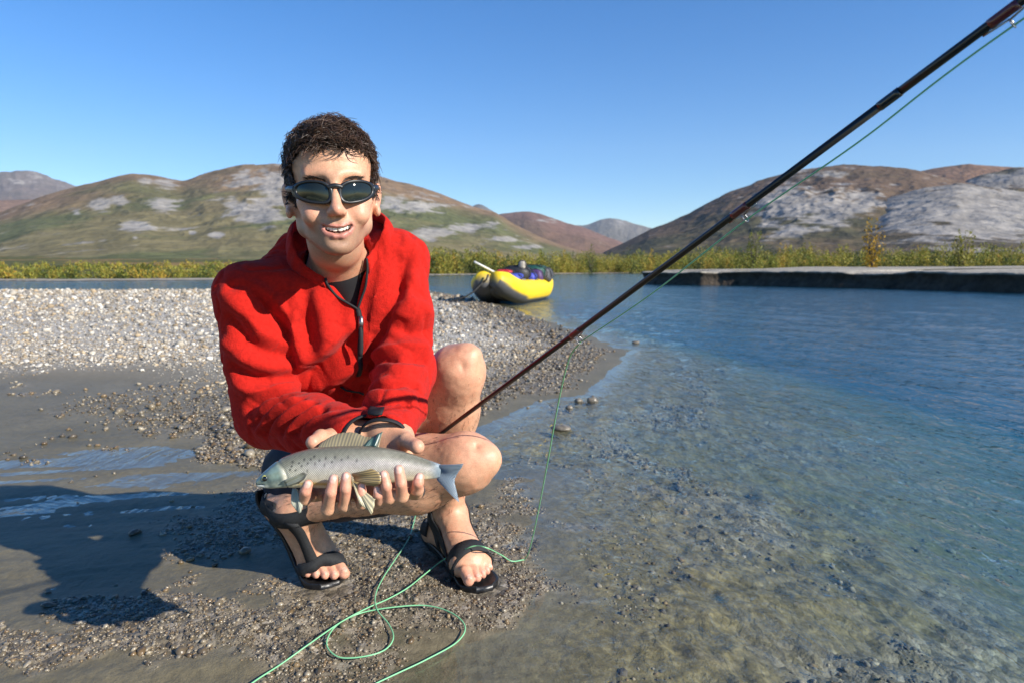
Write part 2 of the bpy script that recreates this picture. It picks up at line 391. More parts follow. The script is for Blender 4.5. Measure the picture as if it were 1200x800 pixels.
rg = node(nt, 'MapRange'); setin(rg, {3: .40, 4: .90}); L(mathn('MAXIMUM', ad.outputs['Fac'], mathn('MULTIPLY', n2.outputs['Fac'], .45)), rg.inputs[0]); L(rg.outputs[0], bs.inputs['Roughness'])
hgt = mathn('ADD', mathn('MULTIPLY', n2.outputs['Fac'], .9), mathn('ADD', mathn('MULTIPLY', mathn('SUBTRACT', 1.0, vo.outputs['Distance']), mathn('MULTIPLY', ag.outputs['Fac'], .8)), mathn('MULTIPLY', mathn('SUBTRACT', 1.0, vo2.outputs['Distance']), mathn('MULTIPLY', ag.outputs['Fac'], .35))))
bp = node(nt, 'Bump'); setin(bp, {'Strength': .7, 'Distance': .008}); L(hgt, bp.inputs['Height']); L(bp.outputs[0], bs.inputs['Normal'])
bs.inputs['Specular IOR Level'].default_value = .35
gro = mesh_obj('ground', V, F, m_gr, attrs={'grav': gg, 'dry': dd, 'bed': bed}); tag(gro, 'wet silty river bank, gravel bar and river bed', kind='structure')

# ---- loose gravel
ico_v = np.array([(0, 1, 1.618), (0, -1, 1.618), (0, 1, -1.618), (0, -1, -1.618), (1, 1.618, 0), (-1, 1.618, 0), (1, -1.618, 0), (-1, -1.618, 0), (1.618, 0, 1), (-1.618, 0, 1), (1.618, 0, -1), (-1.618, 0, -1)]) / 1.902
from itertools import combinations
ico_f = np.array([f for f in combinations(range(12), 3) if all(abs(np.linalg.norm(ico_v[a] - ico_v[b_]) - 1.0515) < .02 for a, b_ in combinations(f, 2))])
nn = np.cross(ico_v[ico_f[:, 1]] - ico_v[ico_f[:, 0]], ico_v[ico_f[:, 2]] - ico_v[ico_f[:, 0]]); flip = (nn * ico_v[ico_f].mean(1)).sum(1) < 0; ico_f[flip] = ico_f[flip][:, ::-1]
feet = [((-.20, 1.66), (-.06, 1.45)), ((-.46, 1.50), (-.40, 1.43))]                       # where the sandals stand
pal = np.array([(.33, .30, .25), (.42, .39, .34), (.24, .21, .17), (.50, .48, .44), (.30, .23, .15), (.17, .16, .15), (.38, .30, .20), (.56, .54, .50), (.22, .20, .18)])
def pebbles(name, X, Y, size, label, wetdark=True, sink=.25, seed=1):
    clear = np.ones(len(X), bool)
    for (ax_, ay_), (bx_, by_) in feet:
        t = np.clip(((X - ax_) * (bx_ - ax_) + (Y - ay_) * (by_ - ay_)) / ((bx_ - ax_) ** 2 + (by_ - ay_) ** 2), 0, 1); clear &= np.hypot(X - ax_ - t * (bx_ - ax_), Y - ay_ - t * (by_ - ay_)) > .055
    X, Y, size = X[clear], Y[clear], size[clear]
    r = np.random.default_rng(seed); n = len(X); h, g, d = ground_h(X, Y)[:3]
    th = r.uniform(0, 6.28, n); sq = np.c_[r.uniform(.75, 1.25, n), r.uniform(.6, 1.0, n), r.uniform(.38, .75, n)] * size[:, None] / 2
    vv = ico_v[None] * (1 + r.normal(0, .13, (n, 12, 1))) * sq[:, None]
    tl = r.normal(0, .35, n); vz = vv[:, :, 2] * np.cos(tl)[:, None] + vv[:, :, 0] * np.sin(tl)[:, None]; vx = vv[:, :, 0] * np.cos(tl)[:, None] - vv[:, :, 2] * np.sin(tl)[:, None]
    x = vx * np.cos(th)[:, None] - vv[:, :, 1] * np.sin(th)[:, None]; y = vx * np.sin(th)[:, None] + vv[:, :, 1] * np.cos(th)[:, None]
    Vp = np.stack([x + X[:, None], y + Y[:, None], vz + (h + sq[:, 2] * (1 - 2 * sink))[:, None]], -1).reshape(-1, 3)
    Fp = (ico_f[None] + (np.arange(n) * 12)[:, None, None]).reshape(-1, 3)
    c = pal[r.integers(0, len(pal), n)] * r.uniform(.7, 1.25, (n, 1)); wet = 1 - np.clip(d, 0, 1)
    c = c * (1 - .62 * wet)[:, None] * np.where(wet[:, None] > .5, A(1.15, 1.02, .80), A(1.03, 1., .94))
    o = mesh_obj(name, Vp, Fp, [m_peb], col=np.repeat(c, 12, 0), attrs={'wet': np.repeat(wet * (h > -.004), 12)}); tag(o, label, kind='stuff'); return o
m_peb = mat('pebble_stone', attr=True, rough=.6, noise=(120, .25), bump=(300, .25, .002))
ntp = m_peb.node_tree; aw = ntp.nodes.new('ShaderNodeAttribute'); aw.attribute_name = 'wet'; mrp = ntp.nodes.new('ShaderNodeMapRange'); mrp.inputs[3].default_value = .85; mrp.inputs[4].default_value = .28
ntp.links.new(aw.outputs['Fac'], mrp.inputs[0]); ntp.links.new(mrp.outputs[0], ntp.nodes['Principled BSDF'].inputs['Roughness'])
def scatter(n, x0, x1, y0, y1, seed, power=1.0, thr=.5):
    r = np.random.default_rng(seed); Y = y0 * (y1 / y0) ** r.random(n); X = r.uniform(-1.3, x1, n) * Y
    if x0 is not None: X = r.uniform(x0, x1, n)
    h, g, d = ground_h(X, Y)[:3]; k = (g > thr * r.random(n) + .12) & (h > -.25); return X[k], Y[k]
rr_ = np.random.default_rng(2)
X, Y = scatter(70000, -1.5, .15, 1.0, 2.6, 11); pebbles('gravel', X, Y, rr_.gamma(1.2, .0026, len(X)) + .0018, 'wet pebbly gravel around the sandals', sink=.45, seed=3)
X, Y = scatter(60000, None, .32, 2.3, 6.0, 12); pebbles('gravel', X, Y, rr_.gamma(1.5, .0056, len(X)) + .0035, 'wet gravel along the edge of the bar', sink=.22, seed=4)
X, Y = scatter(53000, None, .22, 4.6, 24.0, 13); pebbles('gravel', X, Y, (rr_.gamma(1.7, .011, len(X)) + .008) * np.clip(Y / 9, .6, 1.8), 'pale dry gravel on top of the bar', sink=.2, seed=5)
r_ = np.random.default_rng(44); X = r_.uniform(-2.6, -.2, 1500); Y = r_.uniform(1.3, 4.6, 1500); h, g, d = ground_h(X, Y)[:3]; k = (h > 0) & (fbm(np.c_[X, Y], 3.1, 2, 60) > .55)
pebbles('gravel', X[k], Y[k], r_.gamma(2, .005, k.sum()) + .005, 'scattered pebbles on the smooth silt', sink=.3, seed=6)
r_ = np.random.default_rng(45); Y = 1.0 * 4.5 ** r_.random(7000); X = r_.uniform(-.1, 1.1, 7000) * Y; h, g, d = ground_h(X, Y)[:3]; k = (h < -.015) & (h > -.5) & (fbm(np.c_[X, Y], 2.3, 3, 63) > .47)
pebbles('gravel', X[k], Y[k], r_.gamma(1.3, .0045, k.sum()) + .004, 'stones lying on the bed of the clear shallows', sink=.5, seed=7)
# larger single stones
def rock(px, py, w, label, seed, z=.0, flat=.55):
    r = np.random.default_rng(seed); c = gnd(px, py, z); w = w / FPX * c[1]; a = np.linspace(0, np.pi, 9); rings = []
    for t in a:
        rings.append([(math.sin(t) * math.cos(p_), math.sin(t) * math.sin(p_), math.cos(t)) for p_ in np.arange(14) / 14 * 2 * np.pi])
    Vr, Fr = loft(rings); Vr = Vr * A(w / 2, w * r.uniform(.3, .45), w / 2 * flat); Vr = Vr * (1 + (fbm(Vr / w * 2.2 + seed * 3, 1.5, 3, seed)[:, None] - .5) * .7)
    o = mesh_obj('stone', Vr + c + A(0, 0, w * .08), Fr, m_stone); tag(o, label, 'stone', 'single stones at the water edge'); return o
m_stone = mat('river_stone', (.15, .13, .10), .35, noise=(60, .4), bump=(150, .4, .004))
for i, a in enumerate(((694, 470, 13, 'rounded grey stone standing clear of the shallows off the gravel tip', .7), (657, 503, 24, 'long flat stone lying in the shallows beside the hanging line', .35), (667, 478, 9, 'small reddish pebble in the shallows by the gravel edge', .7), (678, 470, 10, 'small dark stone between the gravel edge and rounded grey stone', .6), (745, 402, 9, 'dark stone off the tip of the gravel bar', .5))):
    rock(*a[:4], 20 + i, flat=a[4])

# ---- river water: one closed body of water; the bank rises through its surface
m_wat = bpy.data.materials.new('river_water'); m_wat.use_nodes = True; nt = m_wat.node_tree; L = nt.links.new; nt.nodes.remove(nt.nodes['Principled BSDF']); out = nt.nodes['Material Output']
tc = node(nt, 'TexCoord'); mp = node(nt, 'Mapping'); setin(mp, {'Rotation': (0, 0, R(38)), 'Scale': (1.0, .42, 1.0)}); L(tc.outputs['Object'], mp.inputs[0])
w1 = setin(node(nt, 'TexNoise'), {'Scale': 24.0, 'Detail': 4, 'Roughness': .55, 'Distortion': .6}); w2 = setin(node(nt, 'TexNoise'), {'Scale': 3.2, 'Detail': 4, 'Roughness': .6, 'Distortion': .8}); w3 = setin(node(nt, 'TexNoise'), {'Scale': .45, 'Detail': 3})
for n in (w1, w2, w3): L(mp.outputs[0], n.inputs['Vector'])
av = node(nt, 'Attribute', attribute_name='rip')
hgt = mathn('ADD', mathn('MULTIPLY', w1.outputs['Fac'], mathn('MULTIPLY', av.outputs['Fac'], .020)), mathn('MULTIPLY', mathn('MULTIPLY', w2.outputs['Fac'], mathn('ADD', w3.outputs['Fac'], .1)), .05))
bp = node(nt, 'Bump'); setin(bp, {'Strength': 1.0, 'Distance': 1.0}); L(hgt, bp.inputs['Height'])
geo = node(nt, 'NewGeometry'); dt = node(nt, 'VectorMath', operation='DOT_PRODUCT'); L(bp.outputs[0], dt.inputs[0]); L(geo.outputs['Incoming'], dt.inputs[1])
fres = mathn('ADD', mathn('MULTIPLY', mathn('POWER', mathn('SUBTRACT', 1.0, mathn('MINIMUM', mathn('ABSOLUTE', dt.outputs['Value']), 1.0)), 5.0), .98), .02)   # Schlick reflectance of water
tr = setin(node(nt, 'BsdfTransparent'), {'Color': (.97, 1.0, .99, 1)}); gs = setin(node(nt, 'BsdfGlossy'), {'Roughness': .03}); L(bp.outputs[0], gs.inputs['Normal'])
mx = node(nt, 'MixShader'); L(fres, mx.inputs[0]); L(tr.outputs[0], mx.inputs[1]); L(gs.outputs[0], mx.inputs[2]); L(mx.outputs[0], out.inputs['Surface'])
vol = node(nt, 'VolumePrincipled'); setin(vol, {'Color': (.06, .36, .66, 1), 'Density': .17, 'Anisotropy': .1}); vab = setin(node(nt, 'VolumeAbsorption'), {'Color': (.30, .74, .78, 1), 'Density': .50}); vad = node(nt, 'AddShader'); L(vol.outputs[0], vad.inputs[0]); L(vab.outputs[0], vad.inputs[1]); L(vad.outputs[0], out.inputs['Volume'])
wy = np.r_[-2.5, .35 * np.exp(np.linspace(0, 1, 600) * math.log(140 / .35))]; ws = np.linspace(-1, 1, 420); ws = ws * (.35 + .65 * np.abs(ws))
WX = ws[None] * (1.45 * np.maximum(wy, .3)[:, None] + 3.0); WY = np.repeat(wy[:, None], len(ws), 1); nR, nC = WX.shape
hb_ = ground_h(WX.ravel(), np.maximum(WY.ravel(), .3))[0]
rip = .12 + .88 * sstep(-.004, -.03, hb_) * (1 - .55 * sstep(-.2, -.6, hb_))
PW = np.c_[WX.ravel(), WY.ravel()]; RW = np.c_[PW[:, 0] * .79 + PW[:, 1] * .61, (PW[:, 1] * .79 - PW[:, 0] * .61) * .5]; zw = ((fbm(RW, 13, 2, 61) - .5) * .014 * rip + (fbm(RW, 2.2, 2, 62) - .5) * .016) * sstep(-.008, -.05, hb_)
V = np.c_[PW, zw]; i_, j_ = np.meshgrid(np.arange(nR - 1), np.arange(nC - 1), indexing='ij'); F = np.stack([i_ * nC + j_, i_ * nC + j_ + 1, (i_ + 1) * nC + j_ + 1, (i_ + 1) * nC + j_], -1).reshape(-1, 4)
lim = [k * nC for k in range(nR)][::-1] + list(range(nC)) + [k * nC + nC - 1 for k in range(1, nR)] + [(nR - 1) * nC + k for k in range(nC - 1)][::-1]
lim = lim[:-1] if lim[-1] == lim[0] else lim
nb0 = len(V); V = np.r_[V, V[lim] + A(0, 0, -4.0)]; m_ = len(lim)
Fl = [tuple(f) for f in F] + [(lim[(k + 1) % m_], lim[k], nb0 + k, nb0 + (k + 1) % m_) for k in range(m_)] + [tuple(nb0 + k for k in range(m_))[::-1]]
ripa = np.r_[rip, np.zeros(m_)]
tag(mesh_obj('river', V, Fl, m_wat, attrs={'rip': ripa}), 'clear blue green river running past the bar', kind='structure')
# ---- far shore
sh_px = [(-900, 333), (-300, 331), (0, 329.5), (60, 330), (250, 328.5), (330, 326), (420, 324), (500, 322.8), (640, 321.4), (720, 320.6), (770, 320.2)]
spit = [(764, 331.5), (800, 333), (870, 334), (960, 336.5), (1050, 338.5), (1200, 342.5), (1400, 348), (1900, 362)]
def pol(px, py, z=0.0): q = gnd(px, py, z); return math.atan2(q[0], q[1]), math.hypot(q[0], q[1])
fa = np.array([pol(*p_) for p_ in sh_px]); sa_ = np.array([pol(*p_) for p_ in spit])
def land_h(az, r):
    P = np.c_[np.sin(az) * r, np.cos(az) * r]
    r0 = np.interp(az, fa[:, 0], fa[:, 1]); n_ = fbm(P, .05, 4, 70) - .5
    d = r - r0 + n_ * r0 * .06
    right = sstep(.16, .26, az)
    up = .011 * np.clip(d - 20, 0, None) * (1 - right * .55) + .00001 * np.clip(d, 0, None) ** 2
    h = np.where(d < 0, np.maximum(d * .12, -2.2), .09 * sstep(0, 2, d) + .45 * sstep(2, 25, d) + up) + n_ * np.clip(d * .02, 0, 2.2)
    return h, d, d
az = np.linspace(R(-68), R(68), 900); rr = 14 * np.exp(np.linspace(0, 1, 330) * math.log(1500 / 14))
AZ, RR = np.meshgrid(az, rr, indexing='xy'); h, d, ds = land_h(AZ.ravel(), RR.ravel())
V = np.c_[np.sin(AZ.ravel()) * RR.ravel(), np.cos(AZ.ravel()) * RR.ravel(), h]; P2 = V[:, :2]
nz = fbm(P2, .02, 4, 80); nz2 = fbm(P2, .4, 3, 81)
sand = A(.30, .27, .22); tun = np.where((nz > .52)[:, None], A(.19, .13, .055), A(.085, .085, .032)); tun = tun * (.7 + .6 * nz2)[:, None]
g_ = sstep(2, 7, d + (nz2 - .5) * 6)[:, None]; cl = sand * (1 - g_) + tun * g_
cl = np.where((h < .02)[:, None], A(.05, .045, .035), cl)
nR, nC = AZ.shape; i_, j_ = np.meshgrid(np.arange(nR - 1), np.arange(nC - 1), indexing='ij'); F = np.stack([i_ * nC + j_, i_ * nC + j_ + 1, (i_ + 1) * nC + j_ + 1, (i_ + 1) * nC + j_], -1).reshape(-1, 4)
F = F[(h[F] > -2.0).any(1)]
tag(mesh_obj('far_shore', V, F, mat('tundra', attr=True, rough=.95, spec=.1, noise=(1.2, .3), bump=(6, .6, .08)), col=cl), 'sandy far bank and tawny tundra plain', kind='structure')

# ---- cut bank: a low sandy spit with an undercut earth face towards the river
edge = [gnd(*p_)[:2] for p_ in spit]; e0_ = edge[0]; edge = [e0_ + A(7.5, 26), e0_ + A(2.6, 9), e0_ + A(.6, 2.2)] + edge
E = catmull(np.c_[np.array(edge), np.zeros(len(edge))], 60)[:, :2]; Te = np.gradient(E, axis=0); Te /= np.linalg.norm(Te, axis=1)[:, None]; Ne = np.c_[Te[:, 1] * -1, Te[:, 0]]; Ne = Ne * np.sign((Ne * (A(40, 60) - E)).sum(1))[:, None]
prof_ = [(-2.2, -1.9), (-.5, -.25), (-.18, -.02), (-.10, .10), (.03, .26), (.07, .42), (-.02, .52), (-.05, .575), (.02, .60), (.25, .61), (1.2, .63), (4, .66), (9, .70), (18, .78), (36, .95)]
Vc, Cb = [], []
for k_, (o_, z_) in enumerate(prof_):
    w_ = (fbm(np.c_[E * 1.6, np.full(len(E), z_ * 3)], 1, 4, 90) - .5) * (.55 if -.3 < o_ < .3 else .1) + (fbm(np.c_[E, np.full(len(E), 0.)], .22, 3, 91) - .5) * 2.8
    zz = z_ * (1 + (fbm(E, .5, 4, 92) - .5) * .6 * (z_ > 0)); q = E + Ne * (o_ + w_)[:, None]; Vc.append(np.c_[q, zz]); n_ = fbm(q, 2.5, 3, 93)[:, None]
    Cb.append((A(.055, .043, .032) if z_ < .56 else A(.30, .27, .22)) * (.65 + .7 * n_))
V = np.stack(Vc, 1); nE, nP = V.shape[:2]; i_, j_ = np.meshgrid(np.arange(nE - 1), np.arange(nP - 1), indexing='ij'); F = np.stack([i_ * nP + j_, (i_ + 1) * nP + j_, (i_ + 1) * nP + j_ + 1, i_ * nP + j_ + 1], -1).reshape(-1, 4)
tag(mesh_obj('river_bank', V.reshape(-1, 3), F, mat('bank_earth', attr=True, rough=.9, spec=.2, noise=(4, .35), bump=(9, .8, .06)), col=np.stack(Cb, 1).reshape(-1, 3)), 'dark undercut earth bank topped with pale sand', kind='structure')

# ---- hills
def pxaz(px): return math.atan((px - 600) / FPX / CP)
def pyel(px, py):
    u, v = (px - 600) / FPX, (400 - py) / FPX; return math.atan2(-SP + v * CP, math.hypot(u, CP + v * SP))
m_hill = mat('hillside', attr=True, rough=.95, spec=.1, noise=(.03, .22), bump=(.05, .9, 8.0))
def hill(name, label, prof, r_ridge, r_foot, foot_py, cols, rocks, nA, nRr, seed, rough=.05, rockn=.0, plain=None):
    pa = np.array([(pxaz(x), pyel(x, y)) for x, y in prof]); a_ = np.linspace(pa[0, 0], pa[-1, 0], nA); er = np.interp(a_, pa[:, 0], pa[:, 1])
    er = np.convolve(np.pad(er, 4, mode='edge'), np.ones(9) / 9, 'valid')
    ef = np.array([pyel(600, 322)] * nA); er = np.maximum(er, ef + .004)
    t = np.linspace(0, 1.18, nRr); rad = r_foot + (r_ridge - r_foot) * t
    Az, Tt = np.meshgrid(a_, t, indexing='ij'); Rd = r_foot + (r_ridge - r_foot) * Tt
    e = ef[:, None] + (er - ef)[:, None] * np.minimum(Tt, 1) ** .72; z = np.tan(e) * Rd; z = np.where(Tt > 1, np.tan(er)[:, None] * r_ridge * (1 - (np.clip(Tt - 1, 0, 1) / .18) ** 1.5 * .9), z)
    P = np.c_[(np.sin(Az) * Rd).ravel(), (np.cos(Az) * Rd).ravel()]; s_ = 1 / r_ridge
    Q = np.c_[Az.ravel() * r_ridge / 1600, Tt.ravel() * .45]; n_ = fbm(Q, 11, 5, seed) - .5; rg_ = 1 - np.abs(2 * fbm(Q + .04 * np.c_[n_, n_], 24, 4, seed + 9) - 1)   # gullies run down the slope
    H_ = (np.tan(er)[:, None] * r_ridge + 0 * Tt).ravel(); env = (np.minimum(Tt, 1) * (1 - np.clip(Tt, 0, 1) ** 6 * .65)).ravel()
    z = z.ravel() + H_ * rough * env * (n_ * 2.2 + (rg_ - .6) * 1.1)
    V = np.c_[P, z + CAM_H]; P = np.c_[P[:, 0], P[:, 1] * .35, z * 3.2]
    pxv = 600 + np.tan(Az.ravel()) * CP * FPX; elv = np.arctan2(z, Rd.ravel())
    c1, c2, c3 = (np.array(c_) for c_ in cols); q1 = fbm(P * s_, 9, 4, seed + 20); q2 = fbm(P * s_, 42, 4, seed + 30, .65)
    c = c1 + (c2 - c1) * sstep(.40, .60, q1 + (q2 - .5) * .4)[:, None]; c = c + (c3 - c) * (sstep(.55, .95, Tt.ravel() + (q1 - .5) * .6) * .75)[:, None]
    c = c * (.75 + .5 * q2)[:, None]
    rm = np.zeros(len(P)) + rockn * sstep(.56, .70, q1)
    for rx, ry, sx, sy, w in rocks:
        ez = pyel(rx, ry); rm = np.maximum(rm, w * np.exp(-(((pxv - rx) / sx) ** 2 + ((elv - ez) * FPX / sy) ** 2)))
    rm = sstep(.36, .66, rm + (q2 - .5) * 1.5 + (fbm(P * s_, 110, 3, seed + 40) - .5) * .7)
    rc = A(.285, .265, .24) * (.62 + .75 * fbm(P * s_, 60, 4, seed + 50, .7))[:, None]; rm = rm * .9; c = c * (1 - rm[:, None]) + rc * rm[:, None]
    nA_, nR_ = Az.shape; i_, j_ = np.meshgrid(np.arange(nA_ - 1), np.arange(nR_ - 1), indexing='ij'); F = np.stack([i_ * nR_ + j_, (i_ + 1) * nR_ + j_, (i_ + 1) * nR_ + j_ + 1, i_ * nR_ + j_ + 1], -1).reshape(-1, 4)
    tag(mesh_obj(name, V, F, m_hill, col=c), label, kind='structure')
green, olive_, rust = (.105, .112, .050), (.165, .140, .070), (.20, .125, .080)
hill('hill', 'broad green and rust hill with grey outcrops behind the angler', [(-420, 262), (-200, 262), (-60, 258), (0, 253), (58, 232), (96, 221), (165, 205), (192, 207), (223, 214), (248, 206), (291, 196), (325, 195), (400, 193), (447, 208), (459, 211), (488, 219), (526, 232), (552, 243), (582, 251), (605, 265), (634, 279), (657, 288), (700, 300), (740, 308)],
     1700, 420, 303, (green, olive_, rust), [(130, 240, 16, 8, .9), (150, 237, 12, 7, .8), (200, 240, 22, 10, 1.0), (167, 266, 20, 6, 1.1), (259, 276, 9, 4, 1.1), (232, 273, 6, 4, .9), (165, 279, 5, 2, .9), (285, 243, 25, 12, .9), (310, 250, 30, 16, 1.0), (330, 225, 30, 25, .9), (180, 214, 12, 6, .7), (205, 218, 20, 9, .75), (300, 210, 25, 12, .7), (100, 250, 9, 4, .7), (490, 243, 40, 7, .9), (465, 235, 20, 7, .8), (510, 272, 28, 7, 1.1), (545, 268, 26, 6, .9), (590, 280, 22, 4, .9), (620, 290, 22, 3, .9), (575, 262, 16, 4, .6), (420, 230, 40, 20, .7)], 820, 170, 100, rough=.085, rockn=.3)
hill('hill', 'dark right hand mountain with pale cliffs beyond the willows', [(690, 306), (712, 292), (725, 287), (762, 268), (804, 251), (846, 228), (883, 212), (925, 200), (958, 197), (992, 197.5), (1033, 200), (1062, 203), (1110, 214), (1200, 232), (1400, 262), (1600, 290)],
     1600, 520, 300, ((.075, .07, .040), (.115, .085, .05), (.13, .085, .06)), [(925, 240, 48, 22, .95), (965, 245, 40, 22, 1.0), (1000, 238, 30, 14, .9), (920, 270, 35, 10, .8), (945, 205, 40, 7, .6), (900, 262, 20, 10, .7)], 620, 170, 200, rough=.10, rockn=.2)
hill('hill', 'pale grey scree mountain standing in front at the right edge', [(905, 300), (935, 284), (960, 268), (1000, 249), (1033, 233), (1075, 220), (1108, 216), (1137, 219), (1160, 222), (1200, 228), (1300, 250), (1450, 285), (1500, 300)],
     1150, 480, 300, ((.09, .075, .05), (.12, .09, .06), (.13, .10, .07)), [(1075, 245, 90, 26, 1.1), (1150, 252, 90, 32, 1.2), (1110, 222, 50, 10, .9), (1010, 262, 40, 12, .7), (1230, 260, 80, 40, 1.0)], 560, 150, 300, rough=.10)
hill('hill', 'far right cliff shoulder behind the grey scree', [(1062, 262), (1095, 236), (1117, 215), (1137, 207), (1171, 199), (1200, 198), (1240, 196), (1400, 220), (1600, 270)], 1700, 900, 300, ((.08, .085, .035), (.13, .085, .05), (.12, .10, .08)), [(1150, 215, 30, 12, 1.0), (1190, 208, 40, 10, .9), (1190, 240, 20, 18, .8), (1260, 220, 80, 30, .9)], 420, 110, 350, rough=.10)
hill('hill', 'reddish brown moorland hill behind the right mountain', [(960, 240), (1000, 225), (1040, 208), (1062, 201.5), (1087, 197), (1121, 193), (1142, 195), (1171, 197), (1200, 196), (1300, 200), (1500, 240)], 2600, 1700, 290, ((.17, .10, .06), (.19, .12, .07), (.20, .12, .08)), [], 360, 70, 400, rough=.03)
hill('hill', 'purple brown rounded hill closing the valley', [(520, 300), (552, 275), (575, 256), (587, 251), (605, 249), (619, 248), (634, 251), (663, 262), (684, 267), (710, 278), (722, 282), (750, 296), (800, 306)], 3600, 2200, 304, ((.13, .085, .055), (.16, .095, .06), (.17, .10, .08)), [(640, 256, 25, 5, .4)], 320, 80, 500, rough=.04)
hill('hill', 'distant blue peak at the end of the valley', [(600, 300), (640, 275), (669, 265), (684, 265), (698, 259), (713, 256), (722, 257.5), (735, 261), (751, 265), (762, 268), (800, 285), (850, 300)], 9000, 7000, 300, ((.12, .11, .09), (.13, .115, .09), (.15, .13, .11)), [(715, 262, 20, 6, .4)], 260, 60, 600, rough=.05)
hill('hill', 'distant blue mountain beyond the left slope', [(-500, 215), (-250, 228), (-120, 214), (-40, 208), (0, 205), (30, 203), (48, 200.5), (60, 203), (95, 217), (130, 234), (200, 262), (300, 300)], 7500, 5200, 285, ((.12, .10, .085), (.15, .11, .09), (.14, .12, .11)), [(30, 215, 60, 10, .45)], 320, 70, 700, rough=.06)
hill('hill', 'low reddish moor below the distant left mountain', [(-500, 240), (-200, 238), (-60, 237), (0, 236), (40, 235), (70, 234), (110, 244), (180, 275), (240, 300)], 3800, 2500, 290, ((.19, .12, .075), (.17, .12, .07), (.20, .12, .085)), [], 260, 60, 800, rough=.03)
hill('hill', 'small blue summit peeping over the green shoulder', [(500, 290), (535, 256), (552, 244), (560, 239.5), (566, 241), (580, 250), (600, 262), (640, 295)], 6500, 5200, 300, ((.10, .10, .09), (.12, .11, .10), (.12, .11, .10)), [], 120, 40, 900, rough=.04)

# ---- willow thicket along the far bank
rv = np.random.default_rng(77)
def leaves(P0, hgt, wid, n, tint, r):
    """n small leaf blades filling an uneven, upright bush."""
    a = r.uniform(0, 6.283, n); q = r.random(n) ** .6; zz = r.random(n) ** .8
    pr = np.sqrt(np.clip(1 - (zz * 1.9 - .75) ** 2 * .55, .05, 1)); lob = .75 + .35 * np.sin(a * 3 + r.uniform(0, 6)) * r.uniform(.4, 1)
    return np.c_[P0[0] + np.cos(a) * q * pr * wid * lob, P0[1] + np.sin(a) * q * pr * wid * lob, P0[2] + zz * hgt * (.8 + .35 * np.sin(a * 2 + P0[0]))]
def leafmesh(cen, size, r, up=.5):
    n = len(cen); d1 = r.normal(0, 1, (n, 3)); d1[:, 2] = np.abs(d1[:, 2]) * 1.2 + up; d1 /= np.linalg.norm(d1, axis=1)[:, None]; d2 = np.cross(d1, r.normal(0, 1, (n, 3))); d2 /= np.linalg.norm(d2, axis=1)[:, None] + 1e-9
    s_ = size[:, None]; V = np.stack([cen - d1 * s_, cen + d2 * s_ * .45, cen + d1 * s_ * 1.1, cen - d2 * s_ * .45], 1).reshape(-1, 3); return V, np.arange(n * 4).reshape(-1, 4)
m_leaf = mat('willow_leaves', attr=True, rough=.6, spec=.25); lb = m_leaf.node_tree; tb = lb.nodes.new('ShaderNodeBsdfTranslucent'); mxs = lb.nodes.new('ShaderNodeMixShader'); mxs.inputs[0].default_value = .3
lb.links.new(lb.nodes['Principled BSDF'].inputs['Base Color'].links[0].from_socket, tb.inputs['Color']); lb.links.new(lb.nodes['Principled BSDF'].outputs[0], mxs.inputs[1]); lb.links.new(tb.outputs[0], mxs.inputs[2]); lb.links.new(mxs.outputs[0], lb.nodes['Material Output'].inputs[0])
cen, cols_, sizes = [], [], []
def px_right(a): return a > pxaz(790)
def bush_row(n, pxa, pxb, dlo, dhi, hlo, hhi, wid, nl, lsz, seed):
    r = np.random.default_rng(seed)
    for _ in range(n):
        az_ = r.uniform(pxaz(pxa), pxaz(pxb)); r0 = float(np.interp(az_, fa[:, 0], fa[:, 1])) + r.uniform(dlo, dhi); hz = max(float(land_h(np.array([az_]), np.array([r0]))[0][0]), .72 if px_right(az_) else 0)
        p0 = (math.sin(az_) * r0, math.cos(az_) * r0, hz - .05); hg = r.uniform(hlo, hhi); t = r.random(); k = int(nl * hg / hhi)
        tint = A(.19, .20, .034) * (1 - t) + A(.33, .27, .045) * t if r.random() < .78 else (A(.38, .26, .04) if r.random() < .35 else A(.085, .11, .028))
        c = leaves(p0, hg, wid * r.uniform(.7, 1.3) * hg, k, tint, r); cen.append(c); cols_.append(tint * r.uniform(.6, 1.35, (k, 1)) * (1 + r.normal(0, .08, (k, 3)))); sizes.append(lsz * r.uniform(.6, 1.3, k))
bush_row(150, 470, 790, 4, 12, 1.6, 2.9, .6, 330, .14, 1); bush_row(130, 460, 800, 14, 40, 2.2, 3.6, .55, 300, .16, 2)
bush_row(330, 760, 1650, -38, -8, 1.3, 2.3, .65, 300, .13, 3); bush_row(380, 740, 1750, -8, 40, 2.6, 4.3, .55, 330, .17, 4)
bush_row(300, -450, 480, 3, 9, .45, .85, .95, 130, .08, 5); bush_row(200, -450, 500, 10, 50, .4, .8, 1.1, 110, .10, 6)
Vl, Fl = leafmesh(np.concatenate(cen), np.concatenate(sizes), rv); tag(mesh_obj('willow_thicket', Vl, Fl, m_leaf, smooth=False, col=np.repeat(np.concatenate(cols_), 4, 0)), 'yellow green willow thicket along the far bank', kind='stuff')
